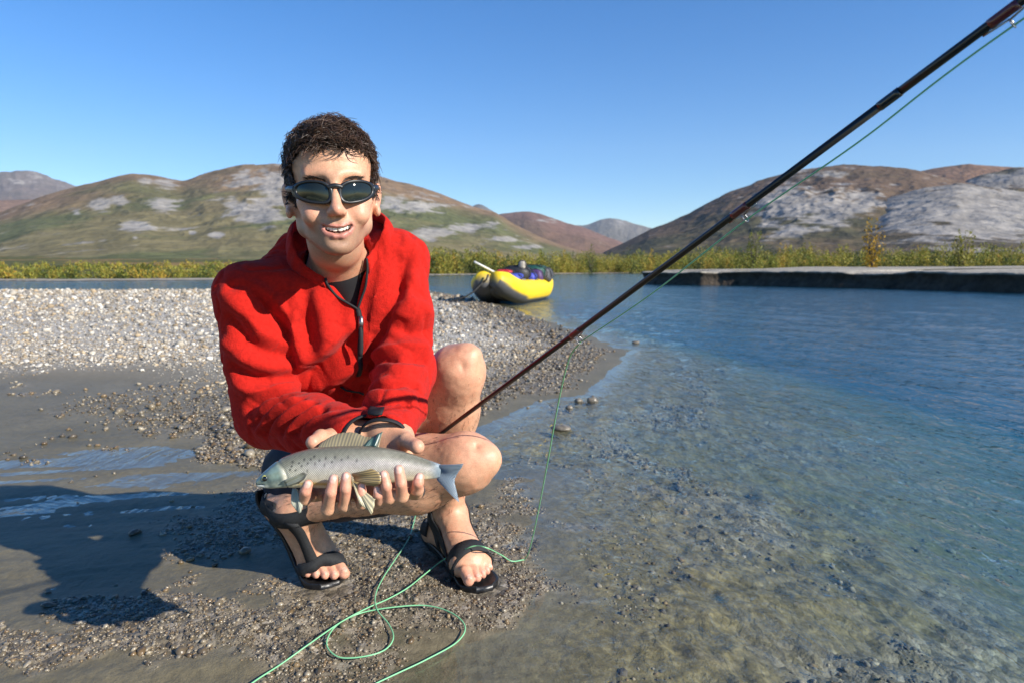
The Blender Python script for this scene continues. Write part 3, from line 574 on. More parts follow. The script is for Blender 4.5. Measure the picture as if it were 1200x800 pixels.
def shrub(px, r0, hg, wd, tint, label, seed):
    r = np.random.default_rng(seed); az_ = pxaz(px); hz = max(float(land_h(np.array([az_]), np.array([r0]))[0][0]), .72 if px_right(az_) else 0); p0 = A(math.sin(az_) * r0, math.cos(az_) * r0, hz - .03)
    root = empty('willow_shrub', label, 'shrub', group='willow shrubs standing out of the thicket'); k = 520
    c = leaves(p0, hg, wd, k, tint, r); V, F = leafmesh(c, .11 * r.uniform(.6, 1.3, k), r); mesh_obj('crown', V, F, m_leaf, root, smooth=False, col=np.repeat(np.asarray(tint) * r.uniform(.6, 1.4, (k, 1)), 4, 0))
    mb = MB()
    for j in range(7):
        a = r.uniform(0, 6.28); V, F = tube([p0, p0 + A(math.cos(a) * wd * .25, math.sin(a) * wd * .25, hg * .4), p0 + A(math.cos(a) * wd * .55, math.sin(a) * wd * .55, hg * .85)], A(.04, .03, .01), 5); mb.add(V, F)
    mb.build('trunk', mat('willow_bark', (.10, .08, .06), .9), root)
shrub(1017, 58, 3.3, 1.0, (.36, .22, .02), 'golden yellow willow shrub rising above the thicket under the pale cliff', 1)
shrub(1120, 60, 2.6, 1.1, (.20, .19, .03), 'pale green rounded willow shrub below the grey scree slope', 2)
shrub(880, 62, 2.9, 1.0, (.16, .17, .03), 'tall green willow shrub just under the rod guide', 3)
shrub(692, 99, 3.9, 1.3, (.12, .14, .03), 'bushy green willow shrub below the distant blue peak', 4)
# ------------------------------------------------------------------ the angler: skeleton
person = empty('person', 'crouching angler in red fleece and dark sunglasses holding out a fish', 'person')
# head frame: columns = image-right, back, up
yaw, roll, pitch_h = R(2), R(2.5), R(-5)
hc = at(390, 225, 1.20)
fwd0 = unit(A(0, 0, CAM_H) - hc)                 # from the head to the lens
def rotv(v, axis, ang):
    axis = unit(axis); v = np.asarray(v, float)
    return v * math.cos(ang) + np.cross(axis, v) * math.sin(ang) + axis * np.dot(axis, v) * (1 - math.cos(ang))
fw = rotv(fwd0, (0, 0, 1), yaw); rt = unit(np.cross((0, 0, 1), fw)); fw = rotv(fw, rt, pitch_h); upv = unit(np.cross(fw, rt))
rt = rotv(rt, fw, roll); upv = rotv(upv, fw, roll)
HM = np.stack([rt, -fw, upv], 1)
HX = .955
def H(x, y, z): return hc + HM @ A(x * HX, y, z)

neck0, neck1 = H(0, 0.044, -0.07), at(397, 310, 1.325)
shR, shL = at(286, 345, 1.26), at(468, 304, 1.37)
elR, elL = at(314, 486, 1.28), at(476, 436, 1.30)
wrR, wrL = at(418, 512, 1.065), at(452, 508, 1.06)
hipR, hipL = A(-0.46, 1.54, 0.23), A(-0.36, 1.71, 0.25)
knR, knL = at(553, 540, 1.33), at(540, 430, 1.50)
anR, anL = at(346, 597, 1.45), at(526, 603, 1.635)
pelvis = (hipR + hipL) / 2 + A(0, 0, .03); chest = (shR + shL) / 2 + A(0.0, 0.07, -0.09)

body = Sdf()
# torso and limbs under the clothes
body.cone(pelvis, chest, .075, .08, .02).cone(shR, shL, .022, .022, .02).cone(chest, neck1, .06, .05, .03)
body.cone(shR, elR, .026, .030, .02).cone(elR, wrR, .034, .026, .02).cone(shL, elL, .026, .030, .02).cone(elL, wrL, .034, .026, .02)
# legs: thigh, knee, calf
def leg(hip, kn, an, hint, thr=.086):
    ax = unit(kn - hip); sh = unit(an - kn); back = unit(hint)
    body.cone(hip, hip + (kn - hip) * .55, thr, thr * .86, .03).cone(hip + (kn - hip) * .5, kn - ax * .03, thr * .88, .057, .03)
    body.ell(kn - ax * .008, (.049, .050, .049), k=.03)
    body.ell(kn + ax * .026 - sh * .012, (.027, .027, .027), k=.022); body.ell(kn + ax * .024 + sh * .040, (.018, .018, .02), k=.03)
    kp = kn + ax * .040 - sh * .010; lat_ = unit(np.cross(ax, sh)); fo = unit(ax - sh * .6)
    for q_ in (-1, 1): body.ell(kn + ax * .040 + sh * .012 + lat_ * q_ * .034, (.012, .012, .016), k=.014, mode='s')
    body.ell(kn + fo * .046 + sh * .012, (.017, .017, .020), k=.016); body.ell(kn + ax * .052 + sh * .040, (.010, .010, .012), k=.012, mode='s')                    # kneecap
    body.cone(kn + sh * .01, kn + (an - kn) * .30 + back * .018, .049, .056, .03)      # calf
    body.cone(kn + (an - kn) * .28 + back * .018, kn + (an - kn) * .62 + back * .008, .056, .039, .03)
    body.cone(kn + (an - kn) * .6 + back * .006, an, .040, .033, .02)
    body.cone(kn + sh * .05 - back * .022, an - back * .006, .026, .022, .02)          # shin bone
leg(hipR, knR, anR, A(-0.1, 0.3, -0.9)); leg(hipL, knL, anL, A(-.55, .8, 0))
body.cone(knR - unit(knR - hipR) * .09 + A(0, .02, -.03), knR + unit(anR - knR) * .10 + A(-.01, .02, .01), .048, .05, .03)  # thigh pressed on calf
body.cone(knL - unit(knL - hipL) * .14 + A(0, .0, -.03), knL + unit(anL - knL) * .14 + A(-.03, .03, .0), .05, .05, .03)

# ---- feet
def foot(an, ball, toe_dir, side, up, heel, bigsign):
    """an ankle, ball = middle of the ball of the foot, toe_dir along the toes, side = towards the big toe."""
    toe_dir, side, up = unit(toe_dir), unit(side), unit(up)
    body.ell(heel, (.031, .034, .033), k=.02)
    body.cone(an, heel, .034, .030, .02).cone(heel, ball + up * .012, .030, .03, .025)
    body.cone(an, ball + side * .022 + up * .012, .034, .021, .03).cone(an, ball - side * .022 + up * .008, .032, .017, .03)
    body.cone(ball + side * .030 + up * .004, ball - side * .034, .020, .014, .018)
    body.ell(an + side * .030, (.013, .013, .013), k=.02).ell(an - side * .030 - up * .008, (.013, .013, .013), k=.02)
    tips = []
    for j, (o, ln, r) in enumerate(((.031, .052, .0135), (.0095, .053, .0098), (-.0075, .046, .0092), (-.0235, .038, .0087), (-.038, .028, .0083))):
        b0 = ball + side * o * .93 + toe_dir * (.012 - .004 * j); d = unit(toe_dir + side * o * 1.2)
        mid = b0 + d * ln * .5 + up * .008; tip = b0 + d * ln - up * .001
        body.cone(b0, mid, r * 1.05, r * .93, .008).cone(mid, tip, r * .93, r * .92, .0025)
        tips.append((tip + up * r * .55 + d * r * .25, d, up, r)); body.ell(tip + up * r * .62 + d * r * .3, (r * .58, r * .58, r * .32), np.stack([side, d, up], 1), k=.001)
    return tips
ballR = A(-.436, 1.487, .036)
toeR = unit(A(.60, -.80, -.08)); upR = unit(A(.05, -.2, 1)); sideR = unit(np.cross(toeR, A(0, 0, 1)) * -1)
heelR = anR + A(-.042, .025, .004)
tipsR = foot(anR, ballR, toeR, unit(A(.80, .60, 0.0)), unit(A(.03, -.1, 1)), heelR, 1)
ballL = at(552, 648, 1.49); ballL[2] = .032
toeL = unit(A(.42, -.9, -.02)); 
heelL = anL + A(-.035, .038, -.055)
tipsL = foot(anL, ballL, toeL, unit(np.cross(A(0, 0, 1), toeL)) * -1, A(.05, -.05, 1), heelL, -1)
def side_of(toe): return unit(np.cross(A(0, 0, 1), toe))

# ---- hands: palm up under the fish, fingers curling up its near side
nails = []
def hand(wr, mcps, pips, dips, tips, thumb, rad=(.0094, .0088, .0080, .0072)):
    ctr = sum(mcps) / 4
    for j, m in enumerate(mcps):
        body.cone(wr + (m - ctr) * .35, m, .019 - .001 * j, .0125 - .0006 * j, .016)
    body.ell((wr * .45 + ctr * .55), (.030, .034, .013), k=.014); body.cone(thumb[0], (wr * .4 + ctr * .6), .016, .014, .016)
    for j in range(4):
        r = [x * (1.0, 1.04, .98, .86)[j] for x in rad]
        body.cone(mcps[j], pips[j], r[0] * 1.1, r[1], .008).cone(pips[j], dips[j], r[1], r[2], .002).cone(dips[j], tips[j], r[2], r[3], .002)
        body.ell(pips[j], (r[1] * 1.06,) * 3, k=.003)
        d = unit(tips[j] - dips[j]); out = A(0, -1, 0.1); out = unit(out - d * (out @ d)); sd = np.cross(d, out)
        nc = tips[j] + out * r[3] * .60 + d * r[3] * .10
        body.ell(nc, (r[3] * .66, r[3] * .80, r[3] * .42), np.stack([sd, d, out], 1), k=.0006); nails.append((nc, sd, d, out, r[3]))
    body.cone(wr, thumb[0], .022, .019, .016).cone(thumb[0], thumb[1], .0185, .0125, .012).cone(thumb[1], thumb[2], .0122, .0095, .003)
    body.ell(thumb[2], (.0105,) * 3, k=.004)
FY = 0.975                                                        # the fish hangs this far out
mR = [at(x, 577, 1.005 + i * .004) for i, x in enumerate((368, 386, 403, 419))]
pR = [at(357, 584, .958), at(384, 596, .955), at(404, 592, .955), at(424, 590, .962)]
dR = [at(358, 575, .944), at(388, 576, .940), at(405, 572, .940), at(424, 577, .946)]
tR = [at(361, 567, .944), at(391, 561, .9425), at(405.5, 558, .942), at(424, 570, .948)]
hand(wrR, mR, pR, dR, tR, (at(392, 518, 1.045), at(376, 512, 1.02), at(367, 518, .998)))
mL = [at(x, 575, 1.005 + i * .003) for i, x in enumerate((488, 471, 455, 440))]
pL = [at(489, 573, .962), at(471, 581, .955), at(456, 583, .955), at(444, 586, .957)]
dL = [at(490, 565, .950), at(470, 566, .941), at(453, 569, .940), at(443, 579, .945)]
tL = [at(491.5, 559, .953), at(467.5, 550, .943), at(450, 556, .943), at(442, 573, .945)]
hand(wrL, mL, pL, dL, tL, (at(468, 512, 1.05), at(476, 516, 1.02), at(489, 523, .995)))

# ---- head
b = body
def HE(c, r, k=.012, mode='u', ry=0, rx=0, rz=0):
    cx, sx, cy, sy, cz, sz = math.cos(rx), math.sin(rx), math.cos(ry), math.sin(ry), math.cos(rz), math.sin(rz)
    M = A([1, 0, 0], [0, cx, -sx], [0, sx, cx]) @ A([cy, 0, sy], [0, 1, 0], [-sy, 0, cy]) @ A([cz, -sz, 0], [sz, cz, 0], [0, 0, 1])
    b.ell(H(*c), np.asarray(r) * A(HX, 1, 1), HM @ M, k, mode)
def HC(a, c, ra, rb, k=.01, mode='u'): b.cone(H(*a), H(*c), ra, rb, k, mode)
b.cone(neck0, neck1, .048, .053, .016)
HC((0, .042, -.05), (0, .040, -.09), .048, .046, .014)
HE((0, .018, .034), (.0745, .096, .083), .01)
HE((0, -.042, .045), (.058, .043, .05), .03)
HE((0, -.034, -.026), (.0575, .054, .066), .025)
HE((0, -.045, -.064), (.038, .040, .038), .02)
for s in (-1, 1):
    HC((s * .048, .004, -.059), (s * .015, -.070, -.091), .014, .0135, .018)          # jaw
    HC((s * .055, .012, -.025), (s * .046, .004, -.058), .014, .014, .02)
    HE((s * .041, -.060, -.022), (.021, .021, .016), .02)                            # cheekbone
    HE((s * .038, -.071, -.045), (.018, .018, .016), .014)                           # smiling cheek
    HC((s * .040, -.074, .020), (s * .010, -.085, .018), .009, .010, .014)           # brow
    HE((s * .032, -.098, .000), (.019, .018, .013), .016, 's')                       # eye socket
    HE((s * .032, -.071, .000), (.0135,) * 3, .006)
    HE((s * .0105, -.099, -.0410), (.0068, .0100, .0066), .004)                       # nostril wing
    HE((s * .0065, -.108, -.0475), (.0032, .006, .003), .002, 's')
    HE((s * .0785, .014, -.010), (.0080, .017, .0265), .008, ry=s * .16, rz=s * -.38) # ear
    HE((s * .0855, .009, -.006), (.0050, .009, .0155), .004, 's', ry=s * .16, rz=s * -.38)
    HE((s * .078, .004, -.034), (.006, .009, .010), .006)
    HC((s * .019, -.096, -.044), (s * .0345, -.0845, -.062), .0028, .0034, .005, 's'); HC((s * .0345, -.0845, -.062), (s * .036, -.078, -.076), .0034, .0022, .006, 's')  # smile line
HE((0, -.077, -.0945), (.019, .015, .0135), .012)
HC((0, -.085, .012), (0, -.106, -.030), .0068, .0080, .012)
HE((0, -.110, -.0375), (.0092, .0100, .0095), .007)
HE((0, -.072, -.066), (.031, .020, .024), .016)                                      # muzzle
HE((0, -.0975, -.0865), (.015, .007, .005), .008, 's')                                 # dip above the chin
for zc in (.040, .049): HC((-.022, -.0885, zc), (.024, -.0885, zc + .001), .0012, .0012, .004, 's')
HC((0, -.102, -.051), (0, -.097, -.058), .0028, .0034, .006, 's')
up_l = [(-.0300, -.0790, -.0565), (-.018, -.0890, -.0628), (-.006, -.0940, -.0640), (0, -.0936, -.0648), (.006, -.0940, -.0640), (.018, -.0890, -.0628), (.0300, -.0790, -.0565)]
lo_l = [(-.0295, -.0785, -.0580), (-.019, -.0870, -.0720), (-.007, -.0915, -.0782), (.007, -.0915, -.0782), (.019, -.0870, -.0720), (.0295, -.0785, -.0580)]
for Lp, r0 in ((up_l, .0024), (lo_l, .0036)):
    rr = [r0 * q for q in np.sin(np.linspace(.35, np.pi - .35, len(Lp)))]
    for i in range(len(Lp) - 1): HC(Lp[i], Lp[i + 1], rr[i], rr[i + 1], .004)
gap = [(-.0270, -.083, -.0578), (-.016, -.093, -.0666), (0, -.0965, -.0704), (.016, -.093, -.0666), (.0270, -.083, -.0578)]
for i in range(4): HC(gap[i], gap[i + 1], (.0009, .0042, .0055, .0042, .0009)[i], (.0009, .0042, .0055, .0042, .0009)[i + 1], .0015, 's')
for i in range(4): HC(np.array(gap[i]) + (0, .008, 0), np.array(gap[i + 1]) + (0, .008, 0), (.0009, .004, .0052, .004, .0009)[i], (.0009, .004, .0052, .004, .0009)[i + 1], .0015, 's')

if True:
    allp = np.array([hc, knR, knL, anR, anL, hipR, hipL, shR, shL, wrR, wrL, elR, elL, ballR, ballL])
    BV, BF = body.mesh(allp.min(0) - .17, allp.max(0) + .17, .0027)
    BV = relax(BV, BF, 1, .4); BN = vnormals(BV, BF); legs_ = ((BV[:, 2] < .56) & (BV[:, 1] > 1.15))[:, None]; BV = BV + BN * ((fbm(BV, 24, 3, 71) - .5) * .0036 + (fbm(BV, 80, 2, 72) - .5) * .0012)[:, None] * legs_; BN = vnormals(BV, BF)
    # skin colours
    hl = (BV - hc) @ HM                                               # head coordinates
    skin = np.tile(A(.55, .30, .185), (len(BV), 1))
    nz = fbm(BV, 45, 3); nz2 = fbm(BV, 160, 2, 9)
    skin *= (1 + (nz - .5) * .34 + (nz2 - .5) * .30)[:, None]; nz3 = fbm(BV, 70, 3, 23); rd_ = (sstep(.5, .7, nz3) * .35)[:, None]; skin = skin * (1 - rd_) + skin * A(1.08, .80, .72) * rd_
    def blend(mask, colr):
        global skin
        skin = skin * (1 - mask[:, None]) + np.asarray(colr) * mask[:, None]
    def near(c, r): return np.exp(-((BV - np.asarray(c)) ** 2).sum(1) / (2 * r * r))
    inhead = np.linalg.norm(hl - A(0, 0, -.0), axis=1) < .16
    for c, r, w in ((H(-.045, -.075, -.035), .018, .4), (H(.045, -.075, -.035), .018, .4), (H(0, -.115, -.038), .013, .5), (H(.08, .01, -.01), .022, .4), (H(-.08, .01, -.01), .022, .4)):
        blend(near(c, r) * w, (.62, .25, .18))
    jaw = inhead * sstep(-.046, -.068, hl[:, 2]) * sstep(.05, .0, hl[:, 1]) * sstep(-.135, -.112, hl[:, 2]) * (.55 + .5 * nz2)
    jaw = np.maximum(jaw, inhead * np.exp(-((hl[:, 2] + .057) / .006) ** 2) * sstep(.03, .02, np.abs(hl[:, 0])) * sstep(-.08, -.09, hl[:, 1]) * .7)
    blend(np.clip(jaw, 0, 1) * .70, (.19, .12, .085))
    def dline(L):
        L = [H(*p) for p in L]; best = np.full(len(BV), 9.)
        for i in range(len(L) - 1):
            a = L[i]; ab = L[i + 1] - a; t = np.clip(((BV - a) @ ab) / (ab @ ab), 0, 1)
            best = np.minimum(best, np.linalg.norm(BV - a - t[:, None] * ab, axis=1))
        return best
    blend(sstep(.0065, .0042, np.minimum(dline(up_l), dline(lo_l))) * .70 * sstep(.031, .022, np.abs(hl[:, 0])), (.47, .17, .14))
    mouth_in = inhead * (np.linalg.norm((hl - A(0, -.078, -.0685)) / A(.028, .013, .006), axis=1) < 1)
    blend(mouth_in * .9, (.10, .02, .02))
    # limbs: tanned shins, redder knees, knuckles and toes, pale nails
    for c, r, w in ((knR, .055, .25), (knL, .055, .3)): blend(near(c, r) * w, (.66, .33, .23))
    for t in pR + pL + dR + dL: blend((near(t, .004) > .25) * (fbm(BV, 300, 2, 6) > .45) * .35, (.40, .17, .12))  # crease shade at the finger joints, painted into the skin colour
    for t in tR + tL + dR + dL + [at(367, 518, .998), at(489, 523, .995)]: blend(near(t, .011) * .4, (.66, .27, .20))
    shin = np.maximum(near(knR * .5 + anR * .5, .09), near(knL * .45 + anL * .55, .1)); blend(shin * .35, (.46, .25, .16))
    for tp, d, up, r in tipsR + tipsL:
        blend(near(tp, r * 1.3) * .45, (.68, .30, .22)); blend((near(tp + up * r * .25, r * .42) > .55) * .6, (.72, .50, .40))
    for nc, sd, d, out, r in nails:
        q = (BV - nc); e = np.sqrt(((q @ sd) / (r * .70)) ** 2 + ((q @ d) / (r * .86)) ** 2 + ((q @ out) / (r * .6)) ** 2)
        blend((e < 1.02) * ((BN @ out) > .2) * .75, (.74, .46, .38)); blend((np.abs(e - 1.08) < .10) * ((BN @ out) > 0) * .4, (.40, .16, .12))
    # hair line: darker scalp
    def hair_mask(h):
        az = np.abs(h[:, 0]); fr = sstep(-.02, -.075, h[:, 1])
        line = np.where(h[:, 1] < -.015, .060 - .02 * sstep(.045, .07, az), np.where(h[:, 1] < .012, -.012, np.where(h[:, 1] < .04, .024, -.055)))
        side = (az > .058) & (h[:, 1] < .010) & (h[:, 1] > -.040) & (h[:, 2] > -.016)
        return ((h[:, 2] > line) & ((h[:, 1] > -.015) | (h[:, 2] > line)) | side) & (np.linalg.norm(h / A(.088, .125, .135), axis=1) < 1.0) & ~((az > .076) & (h[:, 2] < .022) & (h[:, 1] < .045))
    hm = inhead & hair_mask(hl + (fbm(BV, 130, 2, 44) - .5)[:, None] * A(.0, .0, .022))
    blend(hm * .85, (.045, .024, .015))
    m_skin = mat('skin', attr=True, rough=.46, spec=.42, sss=.05, noise=(420, .12), bump=(600, .30, .0012))
    sk = m_skin.node_tree.nodes['Principled BSDF']; sk.inputs['Subsurface Radius'].default_value = (1, .35, .2); sk.inputs['Subsurface Scale'].default_value = .006
    o_body = mesh_obj('body', BV, BF, m_skin, person, col=skin)
    tag(o_body, 'bare sunlit skin of the face, hands, legs and feet')

    # ---- hair: short wet curls
    cand = np.where(hm)[0]; r2 = np.random.default_rng(5); N = 7800
    pick = r2.choice(cand, N); ns, seg = 4, 8; tt = np.linspace(0, 1, seg)[None, :, None]
    U = lambda a_, b_: r2.uniform(a_, b_, (N, 1, 1))
    p = BV[pick][:, None] + r2.normal(0, .0012, (N, 1, 3)); nrm = BN[pick][:, None]; h = hl[pick]
    top = sstep(.0, .06, h[:, 2])[:, None, None]; front = sstep(.0, -.07, h[:, 1])[:, None, None]
    ln = (.010 + .013 * top) * U(.7, 1.25)
    lk = (vnoise(BV[pick], 75, 3) * 13 + r2.normal(0, .35, N))[:, None, None]; lk2 = vnoise(BV[pick], 110, 8)[:, None, None]; ln = ln * (.65 + .7 * lk2)
    comb = np.concatenate([np.cos(lk) * .8, -.5 * front + np.sin(lk) * .6, -.6 * (1 - top) + .1 + .3 * np.sin(lk * 1.7)], 2) @ HM.T
    t1 = comb - nrm * (comb * nrm).sum(2, keepdims=True); t1 /= np.linalg.norm(t1, axis=2, keepdims=True); t2 = np.cross(nrm, t1)
    ph = (vnoise(BV[pick], 95, 5) * 19)[:, None, None] + U(-.5, .5); cr = U(.0022, .0048) * (.5 + .6 * top); tw = U(4.0, 7.5) * np.where(lk2 > .5, 1, -1)
    P = p + nrm * ln * (.75 * tt - .35 * tt ** 2) + t1 * ln * (.25 * tt + .7 * tt ** 2)
    P = P + (np.cos(ph + tw * tt) - np.cos(ph)) * cr * (t1 * .7 + nrm * .3) + (np.sin(ph + tw * tt) - np.sin(ph)) * cr * t2
    hv, hf = tubes(P, (U(.0005, .0011) * (1 - .75 * tt ** 2))[:, :, 0], ns)
    sh = U(.6, 1.4) * (.45 + 1.1 * lk2); hcol = (A(.020, .011, .007) + A(.042, .022, .011) * tt ** 1.3) * sh
    hcol = np.repeat(hcol[:, :, None], ns, 2).reshape(-1, 3)
    m_hair = mat('hair', attr=True, rough=.38, spec=.45)
    o = mesh_obj('hair', hv, hf, m_hair, person, col=hcol); o['kind'] = 'stuff'
    tag(o, 'short wavy dark brown hair')
    # eyebrows and leg hair
    hv, hf = [], []; n0 = 0
    for s in (-1, 1):
        for _ in range(80):
            u = r2.uniform(0, 1); q = H(s * (.014 + .036 * u), -.090, .0085 + .0035 * math.sin(u * 2.6) + r2.normal(0, .0014))
            hv.append((q, unit(HM @ A(s, 0, .25 + r2.normal(0, .2))), .007, .0005))
    for kn, an, n in ((knR, anR, 900), (knL, anL, 500)):
        for _ in range(n):
            q = kn + (an - kn) * r2.uniform(.15, .92) + unit(r2.normal(0, 1, 3)) * .06; hv.append((q, unit(an - kn) + r2.normal(0, .3, 3), r2.uniform(.006, .013), .00030))
    Q = body.project(np.array([x[0] for x in hv]), .0003); G = body.grad(Q); bv = []; bf = []
    for q, g, (_, d, ln, r) in zip(Q, G, hv):
        d = unit(d - g * (d @ g)); tt3 = np.linspace(0, 1, 3)[:, None]
        V, F = tube(q + d * ln * tt3 + g * ln * .22 * tt3, A(r, r * .8, r * .2), 3, cap=False); bv.append(V); bf.append(np.array(F) + n0); n0 += len(V)
    o = mesh_obj('body_hair', np.concatenate(bv), np.concatenate(bf), mat('body_hair', (.05, .028, .018), .5), person); o['kind'] = 'stuff'

    # ---- teeth
    mb = MB()
    xs = [-.0205, -.0155, -.0105, -.0045, .0045, .0105, .0155, .0205]; ws = [.0054, .0056, .0064, .0092, .0092, .0064, .0056, .0054]
    for x, w in zip(xs, ws):
        c = A(x, -.0862 + (abs(x) / .024) ** 2 * .0095, -.0662 + (abs(x) / .024) ** 2 * .0056); hh = .0052 - abs(x) * .07
        a = np.linspace(0, 2 * np.pi, 12, endpoint=False); sq = lambda v: np.sign(v) * np.abs(v) ** .55
        rings = []
        for dy, sc_ in ((0, .8), (-.0016, 1), (-.0026, .8)):
            rings.append([H(c[0] + sq(math.cos(t)) * w * .47 * sc_, c[1] + dy, c[2] + sq(math.sin(t)) * hh * sc_) for t in a])
        V, F = loft(rings); mb.add(V, F)
    mb.build('teeth', mat('tooth_enamel', (.82, .76, .66), .25), person)

    # ---- sunglasses: wraparound frame, two dark lenses, temples
    m_frame = mat('glasses_frame', (.012, .013, .015), .38, .5); m_lens = mat('glasses_lens', (.012, .016, .014), .05, .45)
    gl = bpy.data.objects.new('sunglasses', None); C.objects.link(gl); gl.parent = person
    def gpt(x, z, off=0.0):
        y = -.1005 + 4.6 * x * x + 60 * x ** 4 * 8; return H(x, y + off, z - .005)
    def lens_outline(s, k=1.0, n=40):
        out = []
        for t in np.linspace(0, 2 * np.pi, n, endpoint=False):
            c_, s_ = math.cos(t), math.sin(t)
            x = .0362 + .0282 * k * np.sign(c_) * abs(c_) ** .85; z = -.0030 + .0155 * k * np.sign(s_) * abs(s_) ** .80 * (1 - .22 * (c_ * (1 if s_ < 0 else .5))) + .0035 * c_
            out.append((s * x, z))
        return out
    for s in (-1, 1):
        oi = lens_outline(s, .90); oo = lens_outline(s, 1.19)
        rings = [[gpt(x, z, .002) for x, z in oo], [gpt(x, z, -.0015) for x, z in oo], [gpt(x * .5 + x2 * .5, z * .5 + z2 * .5, -.0035) for (x, z), (x2, z2) in zip(oi, oo)],
                 [gpt(x, z, -.0015) for x, z in oi], [gpt(x, z, .002) for x, z in oi]]
        V, F = loft(rings, caps=False); MB().add(V, F).build('frame', m_frame, gl)
        c0 = (s * .0362, -.003); rings = [[gpt(c0[0] + (x - c0[0]) * k, c0[1] + (z - c0[1]) * k, -.0008 - .0022 * (1 - k * k)) for x, z in lens_outline(s, .93)] for k in (1, .8, .6, .4, .2, .03)]
        V, F = loft(rings, caps=False); F.append(tuple(range(5 * 40, 6 * 40))); MB().add(V, F).build('lens', m_lens, gl)
        P = catmull([gpt(s * .0640, .003), H(s * .0725, -.050, .001), H(s * .076, -.02, .003), H(s * .079, .012, .006), H(s * .080, .03, -.004)], 6)
        L = P + HM @ A(0, 0, .0055); Rr = P - HM @ A(0, 0, .005); taper = np.linspace(1, .45, len(P))[:, None]
        V, F = ribbon(P + (L - P) * taper, P + (Rr - P) * taper, .0035, np.tile(HM @ A(s, 0, 0), (len(P), 1))); MB().add(V, F).build('temple', m_frame, gl)
    P = catmull([gpt(-.012, .003), gpt(0, .0055, -.001), gpt(.012, .003)], 6); V, F = tube(P, .0042, 10); MB().add(V, F).build('bridge', m_frame, gl)
# ------------------------------------------------------------------ clothes
jk = Sdf()
waist = pelvis + A(.02, -.06, .10)
lat = unit(shL - shR); fwdb = unit(np.cross(lat, A(0, 0, 1)))                      # chest normal (towards the lens)
if fwdb[1] > 0: fwdb = -fwdb
jk.cone(pelvis + A(0, 0, .02), waist, .140, .140, .03)
jk.cone(waist, chest + A(0, .0, -.03), .140, .118, .05)
jk.cone(chest + lat * -.055, chest + lat * .055, .098, .094, .05)
jk.cone(shR + A(.01, .01, -.002), chest * .3 + neck1 * .7 + A(0, .02, -.02), .056, .066, .04)
jk.cone(shL + A(-.01, .01, -.002), chest * .3 + neck1 * .7 + A(0, .02, -.02), .054, .066, .04)
jk.cone(chest, neck1 + A(0, .005, -.01), .085, .066, .05)
jk.cone(shR + A(.02, .03, .0), at(356, 298, 1.395), .048, .048, .03).cone(shL + A(-.01, .02, .0), at(434, 292, 1.41), .048, .048, .03).cone(at(356, 298, 1.395), at(434, 292, 1.41), .048, .048, .03)
def sleeve(sh, el, wr, r, k=.03):
    d = unit(wr - el); m = sh * .5 + el * .5
    jk.cone(sh, m, r[0], r[1], .03).cone(m, el, r[1], r[2], .015)
    jk.cone(el, el * .45 + wr * .55, r[2], r[3], .02).cone(el * .45 + wr * .55, wr - d * .004, r[3], r[4], .015)
sleeve(shR, elR, wrR, (.056, .060, .058, .053, .044))
sleeve(shL, elL, wrL, (.052, .056, .056, .052, .043))
